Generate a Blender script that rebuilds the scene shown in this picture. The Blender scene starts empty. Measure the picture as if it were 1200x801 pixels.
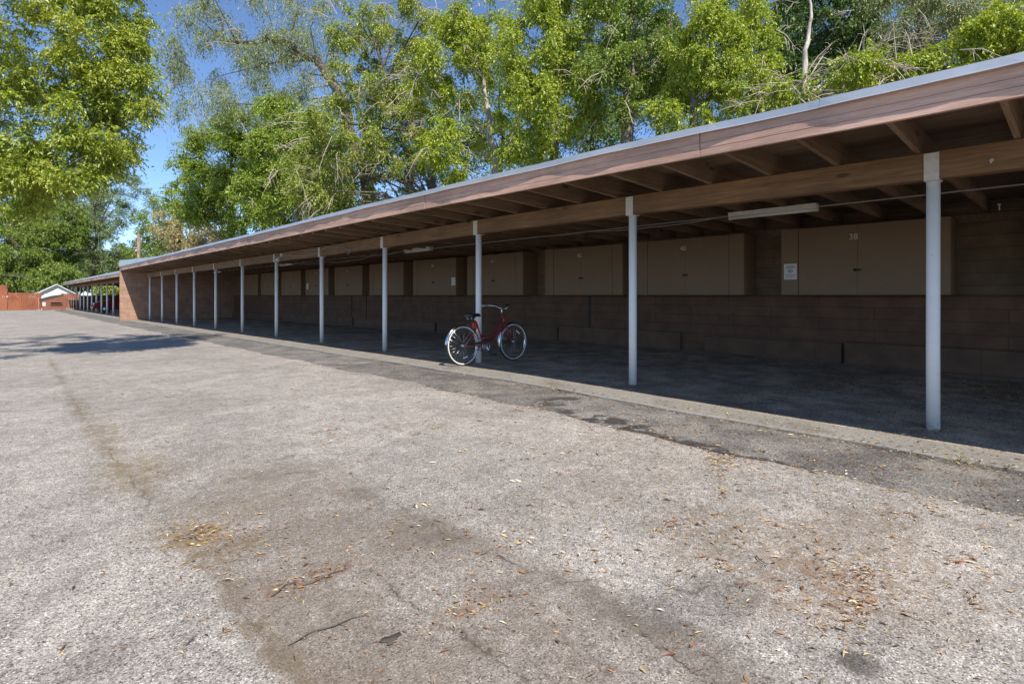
import bpy, math, random
import numpy as np
from mathutils import Vector, Matrix, Euler

SC = bpy.context.scene
COL = SC.collection
rnd = random.Random(11)
R = math.radians

# ------------------------------------------------------------------ camera, sky, sun, exposure
CAM_H = 1.15
YAW = 43.2
FPX = 639.0                                   # focal length in pixels of a 1200 px wide picture
cam = bpy.data.cameras.new('camera')
cam.sensor_width = 36.0
cam.lens = FPX / 1200 * 36
cam.shift_y = -(400.5 - 346) / 1200
cam.clip_start = 0.05
cam.clip_end = 1500
camo = bpy.data.objects.new('camera', cam)
COL.objects.link(camo)
camo.location = (0, 0, CAM_H)
camo.rotation_euler = (R(90), 0, R(-YAW))
SC.camera = camo

SUN_TO = Vector((-0.30, -0.85, 1.0)).normalized()
world = bpy.data.worlds.new('World')
SC.world = world
world.use_nodes = True
wn = world.node_tree.nodes
sky = wn.new('ShaderNodeTexSky')
sky.sky_type = 'NISHITA'
sky.sun_disc = False
sky.sun_elevation = math.asin(SUN_TO.z)
sky.sun_rotation = math.atan2(SUN_TO.x, SUN_TO.y)
sky.air_density = 0.85
sky.dust_density = 0.1
sky.ozone_density = 5.0
sky.altitude = 1300
world.node_tree.links.new(sky.outputs[0], wn['Background'].inputs[0])
wn['Background'].inputs[1].default_value = 0.13
sl = bpy.data.lights.new('sun', 'SUN')
sl.energy = 4.4
sl.angle = R(0.5)
sl.color = (1.0, 0.935, 0.835)
slo = bpy.data.objects.new('sun', sl)
COL.objects.link(slo)
slo.rotation_euler = SUN_TO.to_track_quat('Z', 'Y').to_euler()
slo.location = (-10, -30, 40)
SC.view_settings.view_transform = 'Standard'
SC.view_settings.look = 'None'
SC.view_settings.gamma = 1
SC.view_settings.exposure = 0.68
SC.cycles.max_bounces = 8
SC.cycles.diffuse_bounces = 5
SC.cycles.transparent_max_bounces = 8

# ------------------------------------------------------------------ measuring helpers (survey of the place)
FX, FY = math.sin(R(YAW)), math.cos(R(YAW))
RX, RY = math.cos(R(YAW)), -math.sin(R(YAW))
def pt(px, py, Z):
    t = (px - 600) / FPX
    return Vector((Z * (FX + t * RX), Z * (FY + t * RY), CAM_H + (346 - py) / FPX * Z))
GZX = [-60, -5, 0.95, 5.5, 10, 13.3, 35, 47, 73, 120, 400]
GZV = [-0.03, -0.03, -0.015, 0.02, -0.02, -0.04, -0.20, -0.25, -0.36, -0.45, -0.45]
def gz(y): return float(np.interp(y, GZX, GZV))
def gpt(px, py):
    z = 0.0
    for _ in range(6):
        Z = FPX * (CAM_H - z) / (py - 346)
        p = pt(px, py, Z)
        z = gz(p.y)
    return Vector((p.x, p.y, z))
def beam_z(y): return float(np.interp(y, [-6, 0.95, 4, 7, 10.2, 13.3, 16, 36], [2.36, 2.385, 2.415, 2.42, 2.39, 2.365, 2.37, 2.355]))
def fas_z(y): return float(np.interp(y, [-6, 1, 3.5, 8.75, 15, 36], [2.40, 2.42, 2.455, 2.485, 2.475, 2.50]))

# ------------------------------------------------------------------ mesh builder
class MB:
    def __init__(s): s.v = []; s.f = []; s.sm = []
    def add(s, vs, fs, smooth=False):
        o = len(s.v)
        s.v += [tuple(v) for v in vs]
        s.f += [tuple(i + o for i in f) for f in fs]
        s.sm += [smooth] * len(fs)
        return s
    def box(s, x0, y0, z0, x1, y1, z1):
        vs = [(x0,y0,z0),(x1,y0,z0),(x1,y1,z0),(x0,y1,z0),(x0,y0,z1),(x1,y0,z1),(x1,y1,z1),(x0,y1,z1)]
        return s.add(vs, [(0,3,2,1),(4,5,6,7),(0,1,5,4),(1,2,6,5),(2,3,7,6),(3,0,4,7)])
    def tube(s, pts, r, n=8, cap=True, smooth=True, closed=False):
        pts = [Vector(p) for p in pts]
        m = len(pts)
        rs = r if isinstance(r, (list, tuple)) else [r] * m
        tang = []
        for i in range(m):
            if closed: t = pts[(i+1) % m] - pts[i-1]
            else: t = pts[min(i+1, m-1)] - pts[max(i-1, 0)]
            tang.append(t.normalized() if t.length > 1e-9 else Vector((0,0,1)))
        u = tang[0].orthogonal().normalized()
        vs = []
        for i in range(m):
            u = u - tang[i] * u.dot(tang[i])
            u = u.normalized() if u.length > 1e-6 else tang[i].orthogonal().normalized()
            w = tang[i].cross(u)
            for k in range(n):
                a = 2 * math.pi * k / n
                vs.append(pts[i] + (u * math.cos(a) + w * math.sin(a)) * rs[i])
        fs = []
        for i in range(m if closed else m - 1):
            j = (i + 1) % m
            for k in range(n):
                fs.append((i*n+k, i*n+(k+1) % n, j*n+(k+1) % n, j*n+k))
        if cap and not closed:
            fs.append(tuple(reversed(range(n))))
            fs.append(tuple((m-1)*n + k for k in range(n)))
        return s.add(vs, fs, smooth)
    def prism(s, poly, axis, a, b):
        """polygon of 2-D points extruded along axis 'x'/'y'/'z' from a to b"""
        def mk(p, t):
            return {'x': (t, p[0], p[1]), 'y': (p[0], t, p[1]), 'z': (p[0], p[1], t)}[axis]
        n = len(poly)
        vs = [mk(p, a) for p in poly] + [mk(p, b) for p in poly]
        fs = [tuple(range(n)), tuple(reversed(range(n, 2*n)))]
        for i in range(n):
            j = (i+1) % n
            fs.append((i, i+n, j+n, j))
        return s.add(vs, fs)
    def grid(s, xs, ys, zf, smooth=False):
        vs = [(x, y, zf(x, y)) for y in ys for x in xs]
        n = len(xs)
        fs = [(j*n+i, j*n+i+1, (j+1)*n+i+1, (j+1)*n+i) for j in range(len(ys)-1) for i in range(n-1)]
        return s.add(vs, fs, smooth)
    def strip(s, prof, ys, zoff, xoff=None, caps=True):
        """closed XZ profile swept along y, shifted by zoff(y)"""
        n = len(prof)
        vs = []
        for y in ys:
            for i, (x, z) in enumerate(prof):
                vs.append((x + (xoff(i, y) if xoff else 0), y, z + zoff(y)))
        fs = []
        for j in range(len(ys)-1):
            for i in range(n):
                k = (i+1) % n
                fs.append((j*n+i, j*n+k, (j+1)*n+k, (j+1)*n+i))
        if caps:
            fs.append(tuple(range(n))); fs.append(tuple(reversed([(len(ys)-1)*n+i for i in range(n)])))
        return s.add(vs, fs)
    def build(s, name, mat, parent=None, bevel=0, loc=None, fix=True):
        me = bpy.data.meshes.new(name)
        me.from_pydata(s.v, [], s.f)
        me.polygons.foreach_set('use_smooth', s.sm)
        if fix:
            import bmesh
            b = bmesh.new(); b.from_mesh(me)
            bmesh.ops.recalc_face_normals(b, faces=b.faces)
            b.to_mesh(me); b.free()
        me.materials.append(mat)
        o = bpy.data.objects.new(name, me)
        COL.objects.link(o)
        if parent: o.parent = parent
        if loc: o.location = loc
        if bevel:
            m = o.modifiers.new('bevel', 'BEVEL'); m.width = bevel; m.segments = 2; m.limit_method = 'ANGLE'
        return o

def tag(o, label, cat, group=None, kind=None):
    if label: o['label'] = label
    if cat: o['category'] = cat
    if group: o['group'] = group
    if kind: o['kind'] = kind
    return o
def thing(name, loc, label, cat, group=None, rotz=0):
    o = bpy.data.objects.new(name, None)
    COL.objects.link(o)
    o.location = loc; o.rotation_euler = (0, 0, rotz)
    o.empty_display_size = 0.2
    return tag(o, label, cat, group)
def copy_tree(o, parent=None):
    kids = list(o.children)
    c = o.copy(); COL.objects.link(c); c.parent = parent
    for k in kids: copy_tree(k, c)
    return c

# ------------------------------------------------------------------ materials
class NT:
    def __init__(s, name):
        s.m = bpy.data.materials.new(name); s.m.use_nodes = True
        s.t = s.m.node_tree; s.n = s.t.nodes; s.bsdf = s.n['Principled BSDF']; s.out = s.n['Material Output']
        s._co = None
    def link(s, a, b): s.t.links.new(a, b)
    def setin(s, sock, v):
        if hasattr(v, 'is_output'): s.link(v, sock)
        elif isinstance(v, (tuple, list)) and sock.type == 'RGBA' and len(v) == 3: sock.default_value = (*v, 1)
        else: sock.default_value = v
    def co(s, space='Object'):
        if s._co is None: s._co = s.n.new('ShaderNodeTexCoord')
        return s._co.outputs[space]
    def mapping(s, vec, scale=(1,1,1), loc=(0,0,0), rot=(0,0,0)):
        m = s.n.new('ShaderNodeMapping'); s.link(vec, m.inputs[0])
        m.inputs['Scale'].default_value = scale; m.inputs['Location'].default_value = loc; m.inputs['Rotation'].default_value = rot
        return m.outputs[0]
    def noise(s, vec, scale, detail=3, rough=0.55, dist=0, out='Fac'):
        n = s.n.new('ShaderNodeTexNoise'); s.link(vec, n.inputs['Vector'])
        n.inputs['Scale'].default_value = scale; n.inputs['Detail'].default_value = detail
        n.inputs['Roughness'].default_value = rough; n.inputs['Distortion'].default_value = dist
        return n.outputs[out]
    def voro(s, vec, scale, feature='F1', out='Distance'):
        n = s.n.new('ShaderNodeTexVoronoi'); s.link(vec, n.inputs['Vector']); n.feature = feature
        n.inputs['Scale'].default_value = scale
        return n.outputs[out]
    def math(s, op, a, b=None, c=None, clamp=False):
        n = s.n.new('ShaderNodeMath'); n.operation = op; n.use_clamp = clamp
        s.setin(n.inputs[0], a)
        if b is not None: s.setin(n.inputs[1], b)
        if c is not None: s.setin(n.inputs[2], c)
        return n.outputs[0]
    def ramp(s, fac, stops):
        n = s.n.new('ShaderNodeValToRGB'); s.link(fac, n.inputs[0])
        e = n.color_ramp.elements
        while len(e) < len(stops): e.new(0.5)
        for el, (p, c) in zip(e, stops):
            el.position = p; el.color = (*c, 1) if isinstance(c, (tuple, list)) else (c, c, c, 1)
        return n.outputs[0]
    def rng(s, v, a, b, c=0.0, d=1.0, smooth=True):
        n = s.n.new('ShaderNodeMapRange'); n.interpolation_type = 'SMOOTHSTEP' if smooth else 'LINEAR'
        s.setin(n.inputs[0], v)
        for i, x in enumerate((a, b, c, d)): s.setin(n.inputs[1+i], x)
        return n.outputs[0]
    def mix(s, fac, a, b, mode='MIX'):
        n = s.n.new('ShaderNodeMix'); n.data_type = 'RGBA'; n.blend_type = mode
        s.setin(n.inputs[0], fac); s.setin(n.inputs[6], a); s.setin(n.inputs[7], b)
        return n.outputs[2]
    def sep(s, vec):
        n = s.n.new('ShaderNodeSeparateXYZ'); s.link(vec, n.inputs[0]); return n.outputs
    def hsv(s, col, h=0.5, sat=1.0, v=1.0):
        n = s.n.new('ShaderNodeHueSaturation')
        s.setin(n.inputs['Hue'], h); s.setin(n.inputs['Saturation'], sat); s.setin(n.inputs['Value'], v); s.setin(n.inputs['Color'], col)
        return n.outputs[0]
    def bump(s, h, strength=0.4, dist=0.01):
        n = s.n.new('ShaderNodeBump'); s.link(h, n.inputs['Height'])
        n.inputs['Strength'].default_value = strength; n.inputs['Distance'].default_value = dist
        s.link(n.outputs[0], s.bsdf.inputs['Normal'])
    def island(s):
        g = s.n.new('ShaderNodeNewGeometry'); return g.outputs['Random Per Island']
    def objrand(s):
        g = s.n.new('ShaderNodeObjectInfo'); return g.outputs['Random']
    def pos(s):
        g = s.n.new('ShaderNodeNewGeometry'); return g.outputs['Position']
    def fin(s, col, rough=0.8, metal=0.0, spec=None):
        s.setin(s.bsdf.inputs['Base Color'], col); s.setin(s.bsdf.inputs['Roughness'], rough); s.setin(s.bsdf.inputs['Metallic'], metal)
        if spec is not None: s.bsdf.inputs['Specular IOR Level'].default_value = spec
        return s.m

def paint(name, col, rough=0.6, var=0.12, scale=6, bump=0.0, metal=0, dirt=None):
    k = NT(name); v = k.pos()
    n = k.noise(v, scale, 5, 0.6)
    c = k.mix(n, tuple(x*(1-var) for x in col), tuple(min(1, x*(1+var)) for x in col))
    if dirt:
        d = k.rng(k.noise(v, scale*2.3, 6, 0.7), 0.52, 0.72)
        c = k.mix(k.math('MULTIPLY', d, dirt[1]), c, dirt[0])
    if bump: k.bump(k.noise(v, scale*12, 4), bump, 0.004)
    return k.fin(c, rough, metal)

def wood(name, c1, c2, c3, along='y', rough=0.75, grain=1.0, knots=True, bump=0.35):
    k = NT(name); v = k.pos()
    sc = {'y': (9, 0.55, 9), 'x': (0.55, 9, 9), 'z': (9, 9, 0.55)}[along]
    g = k.noise(k.mapping(v, scale=sc), 3.0*grain, 7, 0.65, 0.6)
    f = k.noise(k.mapping(v, scale=tuple(x*5 for x in sc)), 2.6, 3, 0.6)
    c = k.ramp(g, [(0.3, c1), (0.52, c2), (0.72, c3)])
    c = k.mix(k.math('MULTIPLY', k.rng(f, 0.42, 0.7), 0.35), c, tuple(x*0.55 for x in c1))
    big = k.noise(v, 0.9, 3)
    c = k.hsv(c, 0.5, 1.0, k.rng(big, 0.3, 0.7, 0.8, 1.18))
    if knots:
        kn = k.voro(k.mapping(v, scale={'y': (5, 1.7, 5), 'x': (1.7, 5, 5), 'z': (5, 5, 1.7)}[along]), 1.0)
        c = k.mix(k.math('MULTIPLY', k.rng(kn, 0.07, 0.16, 1, 0), 0.75), c, tuple(x*0.3 for x in c1))
    k.bump(k.math('ADD', g, k.math('MULTIPLY', f, 0.6)), bump, 0.006)
    return k.fin(c, rough)

LEAF = 1.92
def leafmat(name, c1, c2, c3, trans=0.42, var=None):
    k = NT(name)
    r = k.island()
    c1, c2, c3 = [tuple(q*LEAF for q in c) for c in (c1, c2, c3)]
    if var: var = tuple(q*LEAF for q in var)
    base = k.ramp(r, [(0.0, c1), (0.5, c2), (1.0, c3)])
    big = k.noise(k.pos(), 0.8, 3, 0.6)
    base = k.mix(k.rng(big, 0.42, 0.68, 0, 0.55), base, var if var else c3)
    d = k.n.new('ShaderNodeBsdfDiffuse'); t = k.n.new('ShaderNodeBsdfTranslucent'); g = k.n.new('ShaderNodeBsdfGlossy')
    k.link(base, d.inputs[0])
    k.link(k.hsv(base, 0.495, 1.1, 1.3), t.inputs[0])
    g.inputs['Roughness'].default_value = 0.42
    m1 = k.n.new('ShaderNodeMixShader'); m1.inputs[0].default_value = trans*0.8
    k.link(d.outputs[0], m1.inputs[1]); k.link(t.outputs[0], m1.inputs[2])
    m2 = k.n.new('ShaderNodeMixShader'); m2.inputs[0].default_value = 0.05
    k.link(m1.outputs[0], m2.inputs[1]); k.link(g.outputs[0], m2.inputs[2])
    k.link(m2.outputs[0], k.out.inputs[0])
    return k.m

def barkmat(name, c1, c2, scale=6):
    k = NT(name); v = k.pos()
    g = k.noise(k.mapping(v, scale=(1, 1, 0.25)), scale*2, 6, 0.7, 0.4)
    p = k.noise(v, scale*0.4, 4)
    c = k.mix(k.rng(g, 0.35, 0.65), c1, c2)
    c = k.hsv(c, 0.5, 1, k.rng(p, 0.3, 0.7, 0.65, 1.25))
    k.bump(g, 0.7, 0.02)
    return k.fin(c, 0.9)

# asphalt of the open lot: pale worn aggregate, dirty swale between the paving joint and the next lane, organic stains
def asphalt_lot():
    k = NT('worn_asphalt'); v = k.pos(); x, y, z = k.sep(v)
    cells = k.voro(v, 190, out='Color'); cr = k.sep(cells)[0]
    edge = k.voro(v, 190)
    stone = k.ramp(cr, [(0.0, (0.07,0.060,0.050)), (0.11, (0.15,0.132,0.113)), (0.26, (0.31,0.279,0.246)), (0.7, (0.42,0.381,0.339)), (0.92, (0.52,0.475,0.425)), (1.0, (0.75,0.70,0.64))])
    c = k.mix(k.rng(edge, 0.30, 0.62, 0, 0.45), stone, (0.13, 0.113, 0.097))
    coarse = k.noise(v, 46, 6, 0.75)
    c = k.hsv(c, 0.5, 1, k.math('MULTIPLY', k.rng(coarse, 0.25, 0.75, 0.72, 1.28), k.rng(k.noise(v, 14, 5, 0.7), 0.3, 0.7, 0.84, 1.16)))
    big = k.noise(v, 0.55, 5, 0.6); mid = k.noise(v, 3.2, 5, 0.65)
    c = k.hsv(c, 0.5, 1, k.math('MULTIPLY', k.rng(big, 0.3, 0.7, 0.86, 1.13), k.rng(mid, 0.3, 0.7, 0.84, 1.14)))
    # brown film in the lower lane
    wob = k.math('MULTIPLY', k.math('SUBTRACT', k.noise(v, 1.6, 5, 0.65), 0.5), 0.55)
    xw = k.math('ADD', x, wob)
    wob2 = k.math('MULTIPLY', k.math('SUBTRACT', k.noise(v, 3.0, 3, 0.6), 0.5), 0.16)
    xs = k.math('ADD', x, wob2)
    band = k.math('MULTIPLY', k.rng(xs, 0.57, 0.66), k.rng(xw, 1.25, 1.85, 1, 0))
    band = k.math('MULTIPLY', band, k.rng(y, 1.5, 5.5, 1, 0.12))
    band = k.math('MULTIPLY', band, k.rng(k.noise(v, 2.0, 5, 0.7), 0.3, 0.62, 0.35, 1))
    c = k.mix(k.math('MULTIPLY', band, 0.66), c, (0.12, 0.088, 0.060))
    # polylines surveyed on the ground: dark streak, cracks
    wx = k.math('MULTIPLY', k.math('SUBTRACT', k.noise(v, 2.6, 7, 0.72), 0.5), 0.34); wy = k.math('MULTIPLY', k.math('SUBTRACT', k.noise(k.mapping(v, loc=(9, 4, 0)), 2.6, 7, 0.72), 0.5), 0.34)
    def polydist(px_list, warp=1.0):
        P_ = [gpt(*q) for q in px_list]; best = None
        X = k.math('MULTIPLY_ADD', wx, warp, x); Y = k.math('MULTIPLY_ADD', wy, warp, y)
        for a, b_ in zip(P_[:-1], P_[1:]):
            dx, dy = b_.x-a.x, b_.y-a.y; l2 = dx*dx+dy*dy
            t = k.math('MULTIPLY_ADD', X, dx/l2, k.math('MULTIPLY_ADD', Y, dy/l2, -(a.x*dx+a.y*dy)/l2), clamp=True)
            ex = k.math('SUBTRACT', X, k.math('MULTIPLY_ADD', t, dx, a.x)); ey = k.math('SUBTRACT', Y, k.math('MULTIPLY_ADD', t, dy, a.y))
            d = k.math('SQRT', k.math('ADD', k.math('MULTIPLY', ex, ex), k.math('MULTIPLY', ey, ey)))
            best = d if best is None else k.math('MINIMUM', best, d)
        return best
    broken = k.rng(k.noise(v, 1.3, 5, 0.7), 0.36, 0.58)
    streak = polydist([(430, 575), (520, 625), (620, 662), (720, 712), (800, 755), (900, 830)], 1.2)
    c = k.mix(k.math('MULTIPLY', k.math('MULTIPLY', k.rng(streak, 0.0, 0.22, 1, 0), broken), 0.62), c, (0.10, 0.08, 0.06))
    seam = polydist([(58, 420), (80, 460), (105, 500), (150, 560), (200, 620), (270, 700), (350, 801)], 0.35)
    c = k.mix(k.math('MULTIPLY', k.math('MULTIPLY', k.rng(seam, 0.0, 0.11, 1, 0), k.rng(k.noise(v, 2.3, 6, 0.75), 0.42, 0.62)), 0.7), c, (0.14, 0.10, 0.055))
    for pl, wd_, am, wp in (([(58, 420), (80, 460), (105, 500), (150, 560), (200, 620), (270, 700), (350, 801)], 0.010, 0.42, 0.5),
                        ([(400, 555), (470, 598), (560, 640), (660, 690), (740, 738), (830, 800)], 0.010, 0.75, 0.8), ([(425, 665), (480, 700), (560, 760), (640, 810)], 0.009, 0.7, 0.8),
                        ([(650, 682), (720, 676), (800, 690), (880, 684)], 0.008, 0.6, 0.9), ([(560, 760), (600, 745), (680, 760), (720, 800)], 0.007, 0.55, 0.9), ([(290, 560), (400, 545), (470, 520), (560, 515)], 0.012, 0.4, 1.2),
                        ([(330, 470), (420, 495), (500, 510)], 0.014, 0.35, 1.2), ([(480, 700), (540, 690), (590, 700), (650, 682)], 0.006, 0.5, 1.0), ([(120, 590), (60, 640), (0, 660)], 0.008, 0.35, 1.2)):
        d = polydist(pl, wp)
        on = k.math('MULTIPLY', k.rng(d, wd_*0.35, wd_, 1, 0), k.rng(k.noise(k.mapping(v, loc=(pl[0][0], 0, 0)), 2.6, 5, 0.65), 0.43, 0.57))
        c = k.mix(k.math('MULTIPLY', on, am), c, (0.045, 0.036, 0.027))
        halo = k.math('MULTIPLY', k.rng(d, 0, wd_*6, 1, 0), k.rng(k.noise(v, 5, 5, 0.7), 0.4, 0.65))
        c = k.mix(k.math('MULTIPLY', halo, am*0.42), c, (0.115, 0.09, 0.065))
    # hairline crack network
    cv = k.n.new('ShaderNodeTexVoronoi'); cv.feature = 'DISTANCE_TO_EDGE'; cv.inputs['Scale'].default_value = 0.62
    dv = k.n.new('ShaderNodeVectorMath'); dv.operation = 'ADD'
    k.link(v, dv.inputs[0]); nz = k.n.new('ShaderNodeTexNoise'); nz.inputs['Scale'].default_value = 2.2; nz.inputs['Detail'].default_value = 6
    k.link(v, nz.inputs['Vector']); k.link(nz.outputs['Color'], dv.inputs[1]); k.link(dv.outputs[0], cv.inputs['Vector'])
    crk = k.math('MULTIPLY', k.rng(cv.outputs['Distance'], 0.0, 0.012, 1, 0), k.rng(k.noise(v, 0.8, 3), 0.48, 0.62))
    c = k.mix(k.math('MULTIPLY', crk, 0.55), c, (0.05, 0.043, 0.035))
    # rotted leaf stains (golden and brown), each a spot of its own
    for (px, py, rx, ry, col, amt) in ((232,628,.16,.14,(0.20,0.125,0.035),.85),(262,645,.2,.13,(0.15,0.10,0.04),.6),(150,545,.22,.35,(0.19,0.14,0.06),.5),
                                       (122,508,.14,.6,(0.16,0.115,0.05),.6),(92,478,.1,.9,(0.12,0.09,0.05),.6),(160,560,.25,.3,(0.17,0.125,0.055),.45),(355,680,.22,.08,(0.16,0.075,0.035),.5),
                                       (245,605,.4,.18,(0.19,0.14,0.07),.4),(545,712,.17,.06,(0.18,0.10,0.05),.4),(1000,705,.16,.1,(0.18,0.10,0.04),.35),
                                       (840,540,.14,.1,(0.25,0.16,0.06),.45),(470,500,.9,.25,(0.13,0.10,0.07),.25),(880,650,.5,.3,(0.15,0.11,0.07),.3),(620,480,.5,.25,(0.12,0.095,0.065),.25),(520,440,1.1,.25,(0.13,0.105,0.075),.3),(1000,640,.6,.3,(0.19,0.12,0.065),.45),(930,690,.35,.18,(0.18,0.11,0.06),.4),(830,620,.4,.3,(0.17,0.12,0.07),.4),(1090,700,.35,.2,(0.18,0.12,0.07),.35),(740,560,.6,.35,(0.16,0.125,0.085),.3),(620,600,.5,.3,(0.15,0.12,0.085),.3),(330,560,.6,.3,(0.15,0.12,0.08),.35),(280,470,.9,.35,(0.145,0.118,0.085),.35),(700,520,.6,.2,(0.15,0.115,0.08),.35)):
        g = gpt(px, py)
        d = k.math('ADD', k.math('POWER', k.math('DIVIDE', k.math('SUBTRACT', x, g.x), rx), 2.0), k.math('POWER', k.math('DIVIDE', k.math('SUBTRACT', y, g.y), ry), 2.0))
        m = k.math('MULTIPLY', k.rng(d, 0.1, 1.7, 1, 0), k.rng(k.noise(v, 16, 6, 0.75), 0.40, 0.60))
        c = k.mix(k.math('MULTIPLY', m, amt), c, col)
    # oil spots
    for (px, py, r, amt) in ((1003,775,.085,.7),(850,700,.22,.35),(985,600,.16,.25),(790,715,.16,.35),(60,690,.2,.15),(110,775,.16,.3),(40,640,.3,.15)):
        g = gpt(px, py)
        d = k.math('ADD', k.math('POWER', k.math('SUBTRACT', x, g.x), 2.0), k.math('POWER', k.math('SUBTRACT', y, g.y), 2.0))
        d = k.math('ADD', k.math('SQRT', d), k.math('MULTIPLY', k.math('SUBTRACT', k.noise(v, 7, 4), 0.5), r*0.9))
        c = k.mix(k.math('MULTIPLY', k.rng(d, r*0.3, r*1.1, 1, 0), amt), c, (0.04, 0.037, 0.034))
    k.bump(k.math('ADD', k.math('MULTIPLY', edge, -0.6), k.math('MULTIPLY', coarse, 0.9)), 0.35, 0.004)
    return k.fin(c, 0.88, spec=0.3)

def asphalt_dark(name, base, stains=(), patch=0.3, edge=False):
    k = NT(name); v = k.pos(); x, y, z = k.sep(v)
    cr = k.sep(k.voro(v, 130, out='Color'))[0]
    c = k.mix(k.rng(cr, 0.2, 1.0), tuple(b*0.55 for b in base), tuple(b*1.55 for b in base))
    mid = k.noise(v, 2.2, 6, 0.65); big = k.noise(v, 0.5, 4)
    c = k.hsv(c, 0.5, 1, k.math('MULTIPLY', k.rng(mid, 0.3, 0.7, 1-patch, 1+patch), k.rng(big, 0.3, 0.7, 0.85, 1.15)))
    dust = k.rng(k.noise(v, 1.1, 6, 0.7), 0.5, 0.72)
    c = k.mix(k.math('MULTIPLY', dust, 0.4), c, (base[0]*1.9, base[1]*1.75, base[2]*1.55))
    for (gx, gy, rx, ry, amt) in stains:
        d = k.math('ADD', k.math('POWER', k.math('DIVIDE', k.math('SUBTRACT', x, gx), rx), 2.0), k.math('POWER', k.math('DIVIDE', k.math('SUBTRACT', y, gy), ry), 2.0))
        m = k.math('MULTIPLY', k.rng(d, 0.3, 1.2, 1, 0), k.rng(k.noise(v, 4.5, 4, 0.5, 0.8), 0.44, 0.52))
        c = k.mix(k.math('MULTIPLY', m, amt), c, (0.028, 0.026, 0.024))
    if edge:
        wv = k.n.new('ShaderNodeTexNoise'); wv.inputs['Scale'].default_value = 3; wv.inputs['Detail'].default_value = 6; k.link(v, wv.inputs['Vector'])
        av = k.n.new('ShaderNodeVectorMath'); av.operation = 'MULTIPLY_ADD'; av.inputs[1].default_value = (0.5, 0.5, 0.5); k.link(wv.outputs['Color'], av.inputs[0]); k.link(v, av.inputs[2])
        cw = k.n.new('ShaderNodeTexVoronoi'); cw.feature = 'DISTANCE_TO_EDGE'; cw.inputs['Scale'].default_value = 1.15; k.link(av.outputs[0], cw.inputs['Vector'])
        cq = k.math('MULTIPLY', k.rng(cw.outputs['Distance'], 0.0, 0.014, 1, 0), k.rng(k.noise(v, 0.9, 3), 0.4, 0.55))
        c = k.mix(k.math('MULTIPLY', cq, 0.7), c, (0.04, 0.035, 0.03))
        for ex, wd_, am in ((3.93, 0.045, 0.85), (4.965, 0.03, 0.7)):
            dd = k.math('ABSOLUTE', k.math('SUBTRACT', k.math('ADD', x, k.math('MULTIPLY', k.math('SUBTRACT', k.noise(v, 5, 4), 0.5), 0.09)), ex))
            on = k.math('MULTIPLY', k.rng(dd, wd_*0.5, wd_, 1, 0), k.rng(k.noise(k.mapping(v, loc=(ex, 2, 0)), 1.5, 4), 0.42, 0.54))
            c = k.mix(k.math('MULTIPLY', on, am), c, (0.035, 0.031, 0.026))
    k.bump(k.noise(v, 60, 4, 0.7), 0.5, 0.005)
    return k.fin(c, 0.85, spec=0.3)

def concrete(name, base):
    k = NT(name); v = k.pos()
    n = k.noise(v, 3, 6, 0.7); f = k.noise(v, 55, 3, 0.7)
    c = k.mix(n, tuple(b*0.62 for b in base), tuple(b*1.2 for b in base))
    c = k.hsv(c, 0.5, 1, k.rng(f, 0.3, 0.7, 0.78, 1.2))
    d = k.rng(k.noise(v, 1.4, 5, 0.7), 0.52, 0.68)
    c = k.mix(k.math('MULTIPLY', d, 0.5), c, (0.10, 0.085, 0.065))
    k.bump(f, 0.5, 0.004)
    return k.fin(c, 0.9)

def block_wall(name, base, bw, bh, axis, mortar=0.008, contrast=0.25, mdark=0.6):
    k = NT(name); v = k.pos()
    x, y, z = k.sep(v)
    cb = k.n.new('ShaderNodeCombineXYZ')
    k.link(y if axis == 'y' else x, cb.inputs[0]); k.link(z, cb.inputs[1])
    b = k.n.new('ShaderNodeTexBrick'); k.link(cb.outputs[0], b.inputs[0])
    b.inputs['Scale'].default_value = 1; b.inputs['Brick Width'].default_value = bw; b.inputs['Row Height'].default_value = bh
    b.inputs['Mortar Size'].default_value = mortar; b.inputs['Mortar Smooth'].default_value = 0.3
    b.inputs['Color1'].default_value = (*[q*(1-contrast*0.5) for q in base], 1)
    b.inputs['Color2'].default_value = (*[q*(1+contrast*0.5) for q in base], 1)
    b.inputs['Mortar'].default_value = (*[q*mdark for q in base], 1)
    n = k.noise(v, 2.5, 6, 0.65)
    c = k.hsv(b.outputs['Color'], 0.5, 1, k.rng(n, 0.3, 0.7, 0.8, 1.2))
    d = k.rng(k.noise(k.mapping(v, scale=(1, 1, 0.35)), 2.1, 6, 0.7), 0.55, 0.75)
    c = k.mix(k.math('MULTIPLY', d, 0.3), c, tuple(min(1, q*1.5+0.02) for q in base))
    k.bump(k.math('ADD', k.math('MULTIPLY', b.outputs['Fac'], -1.0), k.math('MULTIPLY', k.noise(v, 40, 3), 0.3)), 0.5, 0.008)
    return k.fin(c, 0.85)

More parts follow.
